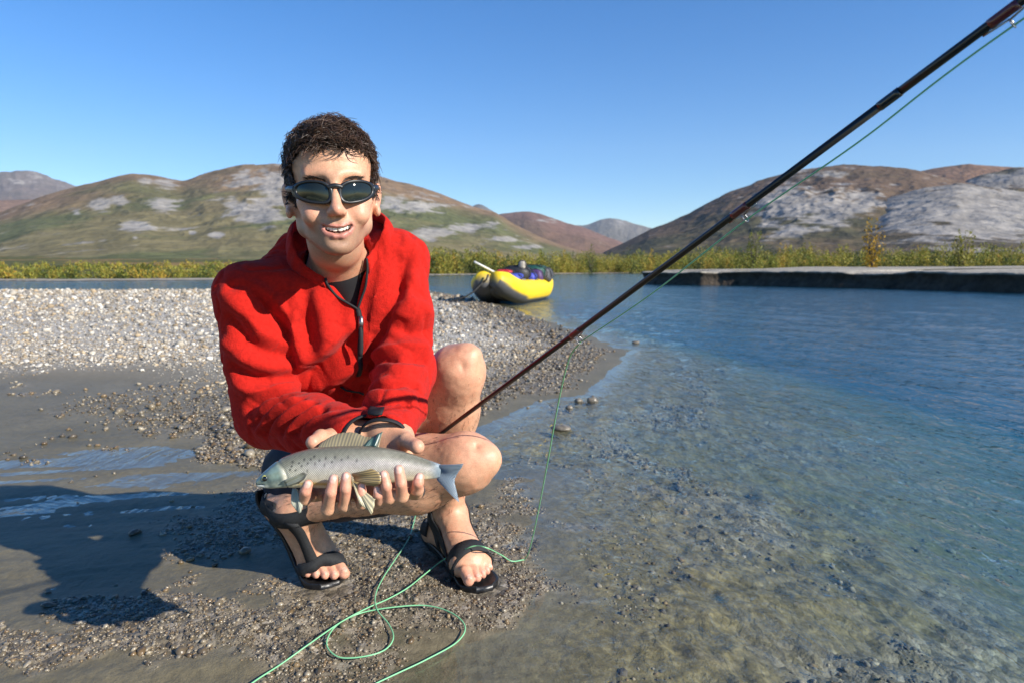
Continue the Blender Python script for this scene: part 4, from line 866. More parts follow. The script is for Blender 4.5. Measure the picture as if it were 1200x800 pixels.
# folds, laid where they run over the cloth
def folds(lst):
    hit = list(jk.traces([p for pts, _, _ in lst for p in pts]))
    for pts, amp, sig in lst:
        q, hit[:] = hit[:len(pts)], hit[len(pts):]; todo.append((catmull(q, 3), amp, sig))
todo = []
def cp(x, y): return (240 + x * .4, 230 + y * .4)
G, Rg = -.010, .008
folds([
    # armhole and upper sleeve, near arm
    ([cp(80, 262), cp(125, 265), cp(165, 300), cp(215, 360), cp(252, 405)], -.011, .006),
    ([cp(105, 262), cp(170, 280), cp(235, 345), cp(268, 400)], .009, .008),
    ([cp(55, 290), cp(100, 330), cp(160, 400), cp(235, 440)], .009, .012), ([cp(90, 370), cp(150, 440), cp(250, 470)], -.010, .009),
    ([cp(60, 430), cp(120, 480), cp(190, 500), cp(262, 500)], .008, .011), ([cp(90, 500), cp(150, 535), cp(230, 530)], -.010, .009),
    ([cp(95, 545), cp(150, 570), cp(240, 560), cp(275, 545)], .008, .010),
    # crushed cloth at the elbow and along the forearm
    ([cp(160, 690), cp(200, 640), cp(262, 600)], .009, .006), ([cp(140, 670), cp(178, 620), cp(240, 588)], -.009, .0055),
    ([cp(200, 690), cp(240, 645), cp(300, 612)], .008, .006), ([cp(180, 692), cp(222, 640), cp(280, 604)], -.009, .005),
    ([cp(245, 690), cp(280, 655), cp(330, 625)], .007, .006), ([cp(224, 692), cp(262, 650), cp(318, 617)], -.008, .005),
    ([cp(290, 680), cp(330, 655), cp(375, 640)], .006, .006), ([cp(268, 690), cp(306, 656), cp(350, 630)], -.007, .005),
    ([cp(130, 620), cp(180, 585), cp(250, 572)], -.009, .007),
    # chest
    ([cp(268, 330), cp(272, 400), cp(290, 475)], .011, .010), ([cp(298, 290), cp(300, 380), cp(318, 440)], -.010, .010),
    ([cp(290, 478), cp(350, 445), cp(420, 380)], .013, .012), ([cp(310, 520), cp(370, 480), cp(430, 430)], -.012, .010),
    ([cp(300, 560), cp(370, 540), cp(440, 500)], .009, .012), ([cp(330, 300), cp(350, 360), cp(345, 430)], .010, .014),
    ([cp(190, 230), cp(250, 260), cp(300, 330)], .007, .016), ([cp(395, 560), cp(440, 585), cp(470, 580)], -.010, .005),
    ([cp(400, 330), cp(405, 400), cp(430, 450)], -.006, .012),
    # far side of the zip and the far sleeve
    ([cp(525, 120), cp(515, 220), cp(500, 330), cp(480, 430)], .009, .014), ([cp(572, 190), cp(560, 290), cp(520, 380), cp(486, 455)], -.013, .009),
    ([cp(610, 110), cp(592, 200), cp(575, 300)], -.008, .006), ([cp(600, 240), cp(585, 300), cp(640, 330)], .007, .012),
    ([cp(500, 470), cp(560, 445), cp(640, 440)], .010, .010), ([cp(492, 500), cp(560, 478), cp(645, 478)], -.011, .007),
    ([cp(486, 528), cp(555, 510), cp(640, 515)], .009, .009), ([cp(480, 562), cp(545, 545), cp(625, 548)], -.010, .006),
    ([cp(480, 590), cp(540, 575), cp(615, 585)], .007, .008), ([cp(475, 612), cp(530, 605), cp(605, 612)], -.007, .006),
    ([cp(560, 380), cp(610, 400), cp(655, 400)], -.008, .009), ([cp(545, 340), cp(600, 352), cp(655, 345)], .006, .012),
])
def jdisp(P):
    """How far the cloth is pushed out at P by its folds."""
    d = (fbm(P, 13, 3, 31) - .5) * .012 + (fbm(P, 40, 2, 33) - .5) * .0020; w_ = 1 - np.abs(2 * fbm(P + .02 * fbm(P, 12, 2, 3)[:, None], 22, 2, 35) - 1); d = d - .0028 * sstep(.80, .98, w_)
    for pts, amp, sig in todo:
        near_ = ((P > pts.min(0) - 3 * sig) & (P < pts.max(0) + 3 * sig)).all(1)
        if not near_.any(): continue
        Q0 = P[near_]; best = np.full(len(Q0), 1e9)
        for i in range(len(pts) - 1):
            a = pts[i]; ab = pts[i + 1] - a; t = np.clip(((Q0 - a) @ ab) / max(float(ab @ ab), 1e-12), 0, 1); q = Q0 - a - t[:, None] * ab
            best = np.minimum(best, (q * q).sum(1) / (sig * sig) + 0.6 * (2 * (i + t) / (len(pts) - 1) - 1) ** 4)
        d[near_] += 1.35 * amp * np.exp(-best / 2)
    return d
# neck opening with its open zip, and the sleeve mouths
nk = unit(neck0 - neck1); fr = fwdb - nk * (fwdb @ nk); fr = unit(fr); lt = unit(np.cross(nk, fr)); lt = lt if lt[0] > 0 else -lt
vb = jk.trace(419, 363)
coll = []
for ang, hb, ht, rb, rt_ in ((-42, .020, .040, .088, .090), (-52, .020, .050, .086, .086), (-68, .016, .058, .082, .080), (-95, .012, .070, .080, .073), (-135, .008, .078, .078, .070), (180, .006, .080, .076, .068),
                             (135, .008, .078, .078, .070), (95, .012, .070, .080, .073), (68, .016, .064, .082, .076), (50, .018, .056, .086, .080), (36, .020, .048, .088, .082)):
    e = fr * math.cos(R(ang)) + lt * math.sin(R(ang)); coll.append((neck1 + nk * (hb - .03) + e * rb, neck1 + nk * ht + e * rt_))
cb = jk.project(np.array([c[0] for c in coll]), -.004); ct = np.array([c[1] for c in coll])
cb[0], cb[-1], cb[1], cb[-2] = jk.trace(386, 342), jk.trace(431, 326), jk.trace(364, 332), jk.trace(445, 310)
cb[2:9] = jk.project(np.array([at(341, 314, 1.26), at(335, 296, 1.29), at(345, 282, 1.37), at(385, 272, 1.44), at(430, 267, 1.44), at(460, 272, 1.38), at(459, 292, 1.33)]), -.004)
ct[:] = [at(381, 326, cb[0][1] - .004), at(359, 312, cb[1][1] - .006), at(346, 294, 1.262), at(342, 272, 1.285), at(350, 256, 1.34), at(385, 247, 1.40), at(424, 244, 1.40), at(449, 252, 1.35), at(449, 270, 1.315), at(440, 288, cb[-2][1] + .004), at(429, 303, cb[-1][1] - .002)]
jk.cone(neck1 - nk * .05, neck1 + nk * .2, .058, .070, .01, 's')
cL_, cR_ = ct[0] * .6 + cb[0] * .4, ct[-1] * .6 + cb[-1] * .4
nL_ = unit(np.cross(cL_ - vb, fwdb)); nL_ = nL_ if nL_ @ (cR_ - vb) < 0 else -nL_; nR_ = unit(np.cross(cR_ - vb, fwdb)); nR_ = nR_ if nR_ @ (cL_ - vb) < 0 else -nR_
jk._add(lambda P: np.maximum.reduce([(P - vb) @ nL_, (P - vb) @ nR_, -((P - vb) @ fwdb) - .05, (P - vb) @ fwdb - .10, (P - vb)[:, 2] - .13]).astype(P.dtype), vb + A(0, 0, .06), .13, .003, 's')
for el, wr, r in ((elR, wrR, .034), (elL, wrL, .034)):
    d = unit(wr - el); jk.cone(wr - d * .035, wr + d * .06, r, r + .002, .004, 's')
m_fleece = mat('red_fleece', (.41, .013, .008), .95, .12, sheen=.04, noise=(160, .16), bump=(420, .6, .0022))
if True:
    allj = np.array([shR, shL, elR, elL, wrR, wrL, pelvis, neck1])
    JV, JF = jk.mesh(allj.min(0) - .19, allj.max(0) + .17, .0035); JV = relax(JV, JF, 1, .35); JN = vnormals(JV, JF); JV = JV + JN * jdisp(JV)[:, None]
    # waist hem: cut the cloth off below a slanted plane
    hemz = .215; keep = (JV[:, 2] > hemz + .03 * np.sin(JV[:, 0] * 30))[JF].all(1)
    jacket = mesh_obj('fleece_jacket', JV, JF[keep], m_fleece, person); tag(jacket, 'bright red half zip fleece jacket')
    m_black = mat('black_binding', (.012, .012, .014), .7, .3, bump=(900, .3, .001))
    # stand-up collar, a swept band open at the front
    top, bot = catmull(ct, 6), catmull(cb, 6)
    cen = (top + bot).mean(0) / 2; rows = []
    axisn = unit(top.mean(0) - bot.mean(0))
    outw = (top + bot) / 2 - (top + bot).mean(0) / 2; outw -= np.outer(outw @ axisn, axisn); outw /= np.linalg.norm(outw, axis=1)[:, None]
    n = len(top); th = .0052
    prof = [(0, -.6), (.25, .9), (.5, 1.25), (.75, 1.1), (.93, .9), (1.02, .2), (.95, -.6), (.7, -.7), (.35, -.9)]
    rings = [[bot[i] + (top[i] - bot[i]) * t + outw[i] * th * (o + .25 * math.sin(i * 1.7 + t * 3)) for t, o in prof] for i in range(n)]
    V, F = loft(rings); o = MB().add(V, F).build('collar', m_fleece, jacket)
    ss = o.modifiers.new('s', 'SUBSURF'); ss.levels = ss.render_levels = 2
    # zip: binding along both edges of the opening, closed teeth below, pull tab
    def strip(pts, w, th, name, mt, par, off=.002, wd=None):
        P = jk.project(catmull(pts, 5), off); T, _, _ = frames(P); g = jk.grad(P); P = P + g * jdisp(P)[:, None]; sd = np.cross(T, g); sd /= np.linalg.norm(sd, axis=1)[:, None]
        V, F = ribbon(P - sd * w, P + sd * w, th, g); return MB().add(V, F).build(name, mt, par)
    for tp, bt, nm_ in ((top[0], bot[0], 'zipper'), (top[-1], bot[-1], 'zipper')):
        V, F = tube(catmull([tp + fwdb * .004, (tp + bt) / 2 + fwdb * .005, bt * .75 + vb * .25 + fwdb * .004, bt * .4 + vb * .6 + fwdb * .003, vb + fwdb * .002, vb + A(0, 0, -.012) + fwdb * .003], 6), .0024, 8); MB().add(V, F).build(nm_, m_black, jacket)
    zl = [jk.trace(*p) for p in ((419, 362), (421, 378), (422, 395), (421, 415), (420, 440))]
    strip(zl, .0045, .003, 'zipper', m_black, jacket)
    mt_ = mat('zip_metal', (.25, .25, .26), .35, metal=1.0)
    g0 = jk.grad(np.array([zl[1]]))[0]; P0 = zl[1] + g0 * (jdisp(np.array([zl[1]]))[0] + .006)
    V, F = ribbon([P0 + A(-.004, 0, .012), P0 + A(-.005, 0, 0), P0 + A(-.0045, -.001, -.012)], [P0 + A(.004, 0, .012), P0 + A(.005, 0, 0), P0 + A(.0045, -.001, -.012)], .004, np.tile(A(0, -1, 0), (3, 1)))
    MB().add(V, F).build('zip_slider', mt_, jacket)
    pl = catmull([P0 + A(0, -.004, -.008), P0 + A(.001, -.008, -.028), P0 + A(0, -.009, -.062)], 5)
    w = np.interp(np.linspace(0, 1, len(pl)), [0, .3, .8, 1], [.003, .0042, .005, .0038])[:, None]
    V, F = ribbon(pl - A(1, 0, 0) * w, pl + A(1, 0, 0) * w, .003, np.tile(A(0, -1, 0), (len(pl), 1))); MB().add(V, F).build('zip_pull', m_black, jacket)
    # dark undershirt showing in the opening
    ts = Sdf(); ts.cone(neck1 - nk * .06, neck1 - nk * .008, .066, .060, .01).cone(neck1 - nk * .012, vb - fwdb * .040, .044, .022, .03)
    V, F = ts.mesh(neck1 - .14, neck1 + .12, .004); tag(mesh_obj('undershirt', V, F, m_black, person), 'black undershirt in the open collar')
    # chest pocket zip
    strip([jk.trace(399, 455), jk.trace(413, 458), jk.trace(425, 460)], .0022, .002, 'pocket_zip', m_black, jacket)
    # cuffs: black binding rings
    for el, wr, nm in ((elR, wrR, 'cuff'), (elL, wrL, 'cuff')):
        d = unit(wr - el); u = unit(np.cross(d, A(0, 0, 1))); v = np.cross(d, u); a = np.linspace(0, 2 * np.pi, 33)
        c = wr + d * .022; rc_ = .037
        ring = np.array([c + (u * math.cos(t) + v * math.sin(t)) * rc_ + d * .003 * math.sin(3 * t) for t in a])
        q = ring
        V, F = ribbon(q - d * .005, q + d * .004, .0030, np.array([u * math.cos(t) + v * math.sin(t) for t in a])); MB().add(V, F).build(nm, m_black, jacket)
    d = unit(wrL - elL)
    q = jk.project(np.array([at(434, 484, 1.05), at(441, 484, 1.04), at(449, 484, 1.04)]), .003); g = jk.grad(q)
    V, F = ribbon(catmull(q - d * .016, 3), catmull(q + d * .010, 3), .004, np.repeat(g, 3, 0)[:7]); MB().add(V, F).build('cuff_tab', m_black, jacket)

    # ---- shorts
    sh = Sdf()
    sh.cone(pelvis, pelvis + A(0, -.02, .08), .125, .13, .02)
    for hp, kn, f in ((hipR, knR, .42), (hipL, knL, .40)):
        e = hp + (kn - hp) * f; sh.cone(hp, e, .112, .103, .03); dd = unit(kn - hp)
        sh.cone(e - dd * .04, e + dd * .1, .092, .092, .004, 's')
    sh.disp(lambda P: (fbm(P, 22, 3, 4) - .5) * .012)
    V, F = sh.mesh(np.minimum(hipR, hipL) - .2, np.maximum(knR, knL) + A(.1, .3, .2), .005)
    m_navy = mat('navy_shorts', (.012, .016, .030), .7, .3, noise=(60, .2), bump=(500, .3, .001))
    tag(mesh_obj('shorts', V, F, m_navy, person), 'dark navy shorts')
    V, F = loft([[at(488, 503, 1.40), at(497, 500, 1.40), at(497, 508, 1.40), at(489, 510, 1.40)], [at(487, 500, 1.39), at(498, 497, 1.39), at(498, 510, 1.39), at(488, 513, 1.39)]])

    # ---- sandals
    m_sole = mat('sandal_rubber', (.010, .010, .011), .38, .5, noise=(90, .3), bump=(240, .3, .001)); m_strap = mat('sandal_webbing', (.014, .015, .017), .75, .35, bump=(1400, .5, .0008), noise=(300, .35))
    def sandal(name, path, nrm, side, wid, thick, straps, label):
        root = bpy.data.objects.new(name, None); C.objects.link(root); root.parent = person; root['label'] = label
        P = catmull(path, 8); nr = catmull(nrm, 8); nr /= np.linalg.norm(nr, axis=1)[:, None]; sd = catmull(side, 8); sd /= np.linalg.norm(sd, axis=1)[:, None]
        w = np.interp(np.linspace(0, 1, len(P)), np.linspace(0, 1, len(wid)), wid); k = 14; rings = []
        ws = catmull(np.c_[wid, wid, wid], 8)[:, 0]; ws = np.interp(np.linspace(0, 1, len(P)), np.linspace(0, 1, len(ws)), ws)
        for p, n_, s_, ww in zip(P, nr, sd, ws):
            pr = [(-1, .15), (-.97, -.75), (-.9, -1), (-.4, -1), (.4, -1), (.9, -1), (.97, -.75), (1, .15), (.96, .32), (.85, .22), (.4, .05), (-.4, .05), (-.85, .22), (-.96, .32)]
            rings.append([p + s_ * ww * a_ + n_ * thick * b_ for a_, b_ in pr])
        V, F = loft(rings); o = MB().add(V, F).build('sole', m_sole, root)
        for pts, wdir, w, nm in straps:
            q = catmull(pts, 6); L, Rr = q - np.asarray(wdir) * w / 2, q + np.asarray(wdir) * w / 2
            L = body.project(L, .0012); Rr = body.project(Rr, .0012); g = body.grad((L + Rr) / 2)
            V, F = ribbon(L, Rr, .0042, g); MB().add(V, F).build(nm, m_strap, root)
        return root
    # flat foot (knee-up leg)
    tdl = A(toeL[0], toeL[1], 0) / np.hypot(*toeL[:2]); sdl = unit(np.cross(A(0, 0, 1), tdl)) * -1; z1 = A(0, 0, 1)
    hb = A(heelL[0], heelL[1], 0); bb = A(ballL[0], ballL[1], 0)
    soleL = [hb - tdl * .040 + z1 * .032, hb - tdl * .02 + z1 * .024, hb * .5 + bb * .5 + z1 * .022, bb + z1 * .016, bb + tdl * .05 + z1 * .014, bb + tdl * .080 + z1 * .017]
    shank = unit(knL - anL)
    def ring(c, ax, r, a0, a1, n=9, ref=A(0, -1, 0)):
        u = unit(ref - ax * (ref @ ax)); v = np.cross(ax, u); return [c + (u * math.cos(t) + v * math.sin(t)) * r for t in np.linspace(a0, a1, n)]
    stL = [(ring(anL + A(.006, -.012, -.008), unit(shank * .8 + tdl * .55), .055, -3.3, 3.3, 13), unit(shank * .8 + tdl * .55), .034, 'ankle_strap'),
           ([ballL + sdl * .06 - z1 * .02 + tdl * .0, ballL + sdl * .045 + z1 * .015 - tdl * .002, ballL + z1 * .05, ballL - sdl * .045 + z1 * .015 - tdl * .01, ballL - sdl * .06 - z1 * .02 - tdl * .01], tdl, .042, 'toe_strap'),
           ([anL - sdl * .045 + A(0, 0, -.005), (anL + ballL) / 2 - sdl * .05 + z1 * .0, ballL - sdl * .05 + z1 * .005 - tdl * .03], unit(z1 + tdl * .3), .024, 'side_strap'),
           ([anL + sdl * .045 + A(0, 0, -.005), (anL + ballL) / 2 + sdl * .05 + z1 * .0, ballL + sdl * .05 + z1 * .005 - tdl * .03], unit(z1 + tdl * .3), .024, 'side_strap'),
           (ring(heelL + A(0, 0, .02), A(0, 0, 1), .05, -2.2 + math.pi, 2.2 + math.pi, 11, ref=tdl), z1, .04, 'heel_strap')]
    sandal('sandal', soleL, [z1] * 6, [sdl] * 6, [.022, .034, .032, .045, .046, .020], .014, stL, 'black strap sandal on the flat foot at the water edge')
    # tiptoe foot
    tdr = A(toeR[0], toeR[1], 0) / np.hypot(*toeR[:2]); sdr = unit(A(.80, .60, 0)); axf = unit(ballR - heelR); nb = unit(np.cross(sdr, axf)); nb = nb if nb @ tdr > 0 else -nb
    gR = A(ballR[0], ballR[1], 0); upn = unit(nb * .6 + z1)
    soleR = [heelR - axf * .042 - nb * .024, heelR - nb * .037, heelR * .5 + ballR * .5 - nb * .033, ballR - nb * .026 - axf * .012, gR + tdr * .028 + z1 * .0155, gR + tdr * .060 + z1 * .0150]
    shr = unit(knR - anR)
    stR = [(ring(anR + nb * .004, unit(shr * .35 - axf * .9), .056, -3.3, 3.3, 13), unit(shr * .35 - axf * .9), .044, 'ankle_strap'),
           ([ballR + sdr * .058 - z1 * .02, ballR + sdr * .05 + nb * .018 + tdr * .01, ballR + nb * .04 + z1 * .02, ballR - sdr * .045 + nb * .02 + z1 * .005, ballR - sdr * .06 - z1 * .02], unit(tdr * .8 - z1 * .5), .032, 'toe_strap'),
           ([anR - sdr * .03 + nb * .03 + axf * .02, (anR + ballR) / 2 - sdr * .028 + nb * .045, ballR - sdr * .022 + nb * .035 - axf * .01], unit(sdr + nb * .2), .030, 'side_strap'),
           ([heelR + sdr * .0 - nb * .03 - axf * .03, heelR - sdr * .035 - axf * .015, anR - sdr * .036 + nb * .01 - axf * .005], axf, .05, 'heel_strap')]
    sandal('sandal', soleR, [nb, nb, nb, unit(nb + z1 * .6), z1, z1], [sdr] * 6, [.024, .036, .033, .045, .047, .022], .015, stR, 'black strap sandal on the tiptoe foot')
# ------------------------------------------------------------------ the fish, rod and line
fish = empty('fish', 'silvery spotted grayling with a sail dorsal fin lying across both hands', 'fish')
fc = [(302, 566, .962), (316, 561, .964), (338, 553, .968), (365, 548.5, .972), (392, 547.5, .974), (420, 546, .976), (448, 545.5, .977), (474, 547, .978), (497, 549.5, .980), (516, 552, .982)]
fh = [5.0, 12.0, 19.5, 24.0, 25.8, 25.0, 22.6, 18.5, 13.2, 8.6]            # half height in photo pixels
FP = catmull([at(*p) for p in fc], 22); fhh = catmull(np.c_[fh, fh, fh], 22)[:, 0] * .974 / FPX
fth = fhh * np.interp(np.linspace(0, 1, len(FP)), [0, .1, .3, .6, .9, 1], [.80, .62, .60, .58, .46, .34])
T_, _, _ = frames(FP); fup = np.cross(A(0, -1, 0), T_); fup = np.where(fup[:, 2:3] < 0, -fup, fup); fup /= np.linalg.norm(fup, axis=1)[:, None]; fout = np.cross(T_, fup); fout = np.where(fout[:, 1:2] > 0, -fout, fout)
nr, na = len(FP), 72; ang = np.arange(na) / na * 2 * np.pi; uu = np.linspace(0, 1, nr)
S, Cc = np.sin(ang), np.cos(ang)
V = FP[:, None] + fhh[:, None, None] * S[None, :, None] * fup[:, None] * np.where(S < 0, .96, 1.0)[None, :, None] + fth[:, None, None] * (np.sign(Cc) * np.abs(Cc) ** .85)[None, :, None] * fout[:, None]
U2, S2 = np.meshgrid(uu, S, indexing='ij'); C2 = np.meshgrid(uu, Cc, indexing='ij')[1]
g_edge = .196 + .02 * np.cos(S2 * 1.9)                                     # rear edge of the gill cover
dsp = .0013 * sstep(.0, .015, g_edge - U2) * sstep(.09, .14, U2) * sstep(.95, .75, np.abs(S2)) - .0012 * np.exp(-((U2 - g_edge - .006) / .005) ** 2)
dsp -= .0030 * np.exp(-((S2 + .25 + U2 * 2.2) / .09) ** 2) * sstep(.075, .055, U2)         # mouth slit
dsp += .0008 * np.exp(-((S2 - .28) ** 2 / .05 + ((U2 - .075) / .014) ** 2))
V = V + dsp[:, :, None] * (fout[:, None] * C2[:, :, None] + fup[:, None] * S2[:, :, None])
P3 = V.reshape(-1, 3); n1 = fbm(P3, 90, 3, 2).reshape(U2.shape); n2 = fbm(P3, 350, 2, 8).reshape(U2.shape)
back = A(.18, .175, .12); flank = A(.55, .53, .43); belly = A(.74, .67, .46)
t1 = sstep(-.25, .85, S2 + (n1 - .5) * .35)[..., None]; t0 = sstep(-.75, -.25, S2 + (n1 - .5) * .2)[..., None]
colf = belly * (1 - t0) + (flank * (1 - t1) + back * t1) * t0
yel = (np.exp(-((S2 + .66) / .09) ** 2) * sstep(.25, .3, U2) * sstep(.62, .5, U2) * .85)[..., None]; colf = colf * (1 - yel) + A(.55, .36, .03) * yel; lil = (np.exp(-((S2 - .25) / .3) ** 2) * sstep(.25, .4, U2) * .3)[..., None]; colf = colf * (1 - lil) + A(.50, .46, .56) * lil
olive = (np.exp(-((S2 - .95) / .25) ** 2) * .5)[..., None]; colf = colf * (1 - olive) + A(.13, .125, .10) * olive
hd = sstep(.215, .18, U2)[..., None]; hcolf = A(.20, .23, .19) * (1 - sstep(-.7, -.1, S2))[..., None] * 1.6 + A(.13, .17, .15) * sstep(-.7, -.1, S2)[..., None]
teal = (sstep(.10, .16, U2) * sstep(.6, .2, np.abs(S2 - .3)) * .6)[..., None]; hcolf = hcolf * (1 - teal) + A(.24, .34, .29) * teal; colf = colf * (1 - hd) + hcolf * hd
tl = sstep(.9, 1., U2)[..., None]; colf = colf * (1 - tl) + A(.22, .28, .33) * tl
colf *= (.92 + .5 * (n2 - .35))[..., None]
rs = np.random.default_rng(12); pxm = lambda a: np.asarray(a)
spots = [(.255, .42), (.27, .18), (.262, .62), (.29, .50), (.30, .32), (.315, .62), (.33, .40), (.345, .60), (.325, .05), (.365, .38), (.385, .52), (.41, .30), (.415, .60), (.445, .42), (.46, .62), (.245, .25), (.49, .5), (.52, .6), (.36, .70), (.56, .45)]
for su, sv in spots:
    d2 = ((U2 - su) / .0052) ** 2 + ((S2 - sv) / .055) ** 2; m = (np.exp(-d2 ** 2) * (C2 > -.2) * .92)[..., None]; colf = colf * (1 - m) + A(.012, .012, .016) * m
jawm = (sstep(-.28, -.42, S2 + U2 * 1.6) * sstep(.12, .05, U2) * .8)[..., None]; colf = colf * (1 - jawm) + A(.62, .62, .57) * jawm
slit = (np.exp(-((S2 + .25 + U2 * 2.2) / .05) ** 2) * sstep(.072, .055, U2) * .8)[..., None]; colf = colf * (1 - slit) + A(.03, .025, .025) * slit
i_, j_ = np.meshgrid(np.arange(nr - 1), np.arange(na), indexing='ij'); j2_ = (j_ + 1) % na
F = np.stack([i_ * na + j_, i_ * na + j2_, (i_ + 1) * na + j2_, (i_ + 1) * na + j_], -1).reshape(-1, 4)
capn, capt = len(P3), len(P3) + 1; P3 = np.r_[P3, [FP[0] - T_[0] * .003], [FP[-1] + T_[-1] * .001]]; colf = np.r_[colf.reshape(-1, 3), [A(.2, .2, .2)], [A(.2, .25, .3)]]
Fc = [(int(a), int(b_), int(c_), int(d_)) for a, b_, c_, d_ in F] + [(capn, (j + 1) % na, j) for j in range(na)] + [(capt, (nr - 1) * na + j, (nr - 1) * na + (j + 1) % na) for j in range(na)]
m_fish = bpy.data.materials.new('fish_skin'); m_fish.use_nodes = True; nt = m_fish.node_tree; bs = nt.nodes['Principled BSDF']
bs.inputs['Roughness'].default_value = .27; bs.inputs['Specular IOR Level'].default_value = .7; bs.inputs['Metallic'].default_value = .05; bs.inputs['Coat Weight'].default_value = .55; bs.inputs['Coat Roughness'].default_value = .10
ca = nt.nodes.new('ShaderNodeAttribute'); ca.attribute_name = 'Col'; sa = nt.nodes.new('ShaderNodeAttribute'); sa.attribute_name = 'sa'; sb = nt.nodes.new('ShaderNodeAttribute'); sb.attribute_name = 'sb'; sm = nt.nodes.new('ShaderNodeAttribute'); sm.attribute_name = 'sm'
def mth(op, a, b_=None):
    n = nt.nodes.new('ShaderNodeMath'); n.operation = op
    for i, x in enumerate((a, b_)):
        if x is None: continue
        if isinstance(x, (int, float)): n.inputs[i].default_value = x
        else: nt.links.new(x, n.inputs[i])
    return n.outputs[0]
p1 = mth('SINE', mth('ADD', sa.outputs['Fac'], sb.outputs['Fac'])); p2 = mth('SINE', mth('SUBTRACT', sa.outputs['Fac'], sb.outputs['Fac']))
scl = mth('MULTIPLY', mth('ABSOLUTE', mth('MULTIPLY', p1, p2)), sm.outputs['Fac'])
mr = nt.nodes.new('ShaderNodeMapRange'); mr.inputs[3].default_value = .70; mr.inputs[4].default_value = 1.20; nt.links.new(mth('ADD', scl, mth('MULTIPLY', mth('SUBTRACT', 1.0, sm.outputs['Fac']), .6)), mr.inputs[0])
vm = nt.nodes.new('ShaderNodeVectorMath'); vm.operation = 'SCALE'; nt.links.new(ca.outputs['Color'], vm.inputs[0]); nt.links.new(mr.outputs[0], vm.inputs['Scale']); nt.links.new(vm.outputs[0], bs.inputs['Base Color'])
bp = nt.nodes.new('ShaderNodeBump'); bp.inputs['Strength'].default_value = .5; bp.inputs['Distance'].default_value = .0012; nt.links.new(scl, bp.inputs['Height']); nt.links.new(bp.outputs[0], bs.inputs['Normal'])
sav = np.r_[(U2 * 300).ravel(), [0, 0]]; sbv = np.r_[(np.arcsin(np.clip(S2, -1, 1)) * 25 * (.35 + .65 * fhh[:, None] / fhh.max())).ravel(), [0, 0]]; smv = np.r_[(sstep(.2, .23, U2) * sstep(-.9, -.5, S2) * sstep(1, .92, U2)).ravel(), [0, 0]]
mesh_obj('body', P3, Fc, m_fish, fish, col=colf, attrs={'sa': sav, 'sb': sbv, 'sm': smv})
def fpt(u, s_, off=0.0):
    i = u * (nr - 1); p = np.array([np.interp(i, np.arange(nr), FP[:, k]) for k in range(3)]); h_ = np.interp(i, np.arange(nr), fhh); t_ = np.interp(i, np.arange(nr), fth); k = int(round(i))
    c_ = math.sqrt(max(0, 1 - s_ * s_)); return p + fup[k] * s_ * h_ + fout[k] * (t_ * c_ ** .85 + off)
# eye
for r_, off, m_ in ((.0056, -.0028, mat('fish_eye_ring', (.42, .40, .10), .25, coat=.5)), (.0040, -.0004, mat('fish_pupil', (.004, .004, .005), .05, coat=.8))):
    c = fpt(.093, .33, off); a = np.linspace(0, np.pi, 9); rings = [[c + r_ * (math.cos(t) * fout[15] * .8 + math.sin(t) * (math.cos(p) * fup[15] + math.sin(p) * T_[15])) for p in np.arange(16) / 16 * 2 * np.pi] for t in a[1:-1]]
    V, F = loft(rings); MB().add(V, F).build('eye', m_, fish)
m_fin = mat('fin_membrane', attr=True, rough=.35, spec=.5); mfb = m_fin.node_tree.nodes['Principled BSDF']; mfb.inputs['Alpha'].default_value = .93
def fin(name, base, tip, c_ray, c_web, nrm, nrays=14, thick=.0011, curve=0.0, edge=None):
    """A fan of rays from the base line to the free edge, with webbing between."""
    nb = nrays * 4 + 1; B_ = catmull(base, 12); E_ = catmull(tip, 12)
    f = lambda Q: np.stack([np.interp(np.linspace(0, 1, nb), np.linspace(0, 1, len(Q)), Q[:, k]) for k in range(3)], 1)
    B_, E_ = f(B_), f(E_); nrm = unit(nrm); rows = np.linspace(0, 1, 12); ray = .5 + .5 * np.cos(np.arange(nb) / 4 * 2 * np.pi); Vf, Vb, cl = [], [], []
    rj = np.random.default_rng(len(name)).normal(0, .02, nb)
    for t in rows:
        q = B_ + (E_ - B_) * (t * (1 + .6 * rj * t))[:, None] + nrm * curve * math.sin(t * 2.4) + nrm * (.0015 * np.sin(np.linspace(0, 9, nb) + t * 2))[:, None]
        hgt = thick * (.35 + .65 * ray) * (1 - .7 * t); Vf.append(q + nrm * hgt[:, None]); Vb.append(q - nrm * hgt[:, None])
        c_ = np.asarray(c_web) + (np.asarray(c_ray) - np.asarray(c_web)) * ray[:, None]
        if edge is not None: c_ = c_ + (np.asarray(edge) - c_) * sstep(.65, 1, t)
        cl.append(c_)
    V = np.concatenate([np.concatenate(Vf), np.concatenate(Vb)]); m = 12 * nb; k = lambda r, c: r * nb + c; F = []
    for r in range(11):
        for c in range(nb - 1):
            F.append((k(r, c), k(r, c + 1), k(r + 1, c + 1), k(r + 1, c))); F.append((m + k(r, c), m + k(r + 1, c), m + k(r + 1, c + 1), m + k(r, c + 1)))
        F += [(k(r, 0), k(r + 1, 0), m + k(r + 1, 0), m + k(r, 0)), (k(r, nb - 1), m + k(r, nb - 1), m + k(r + 1, nb - 1), k(r + 1, nb - 1))]
    F += [(k(11, c), k(11, c + 1), m + k(11, c + 1), m + k(11, c)) for c in range(nb - 1)] + [(k(0, c), m + k(0, c), m + k(0, c + 1), k(0, c + 1)) for c in range(nb - 1)]
    cl = np.concatenate(cl); o = mesh_obj(name, V, F, m_fin, fish, col=np.r_[cl, cl]); return o
p = at
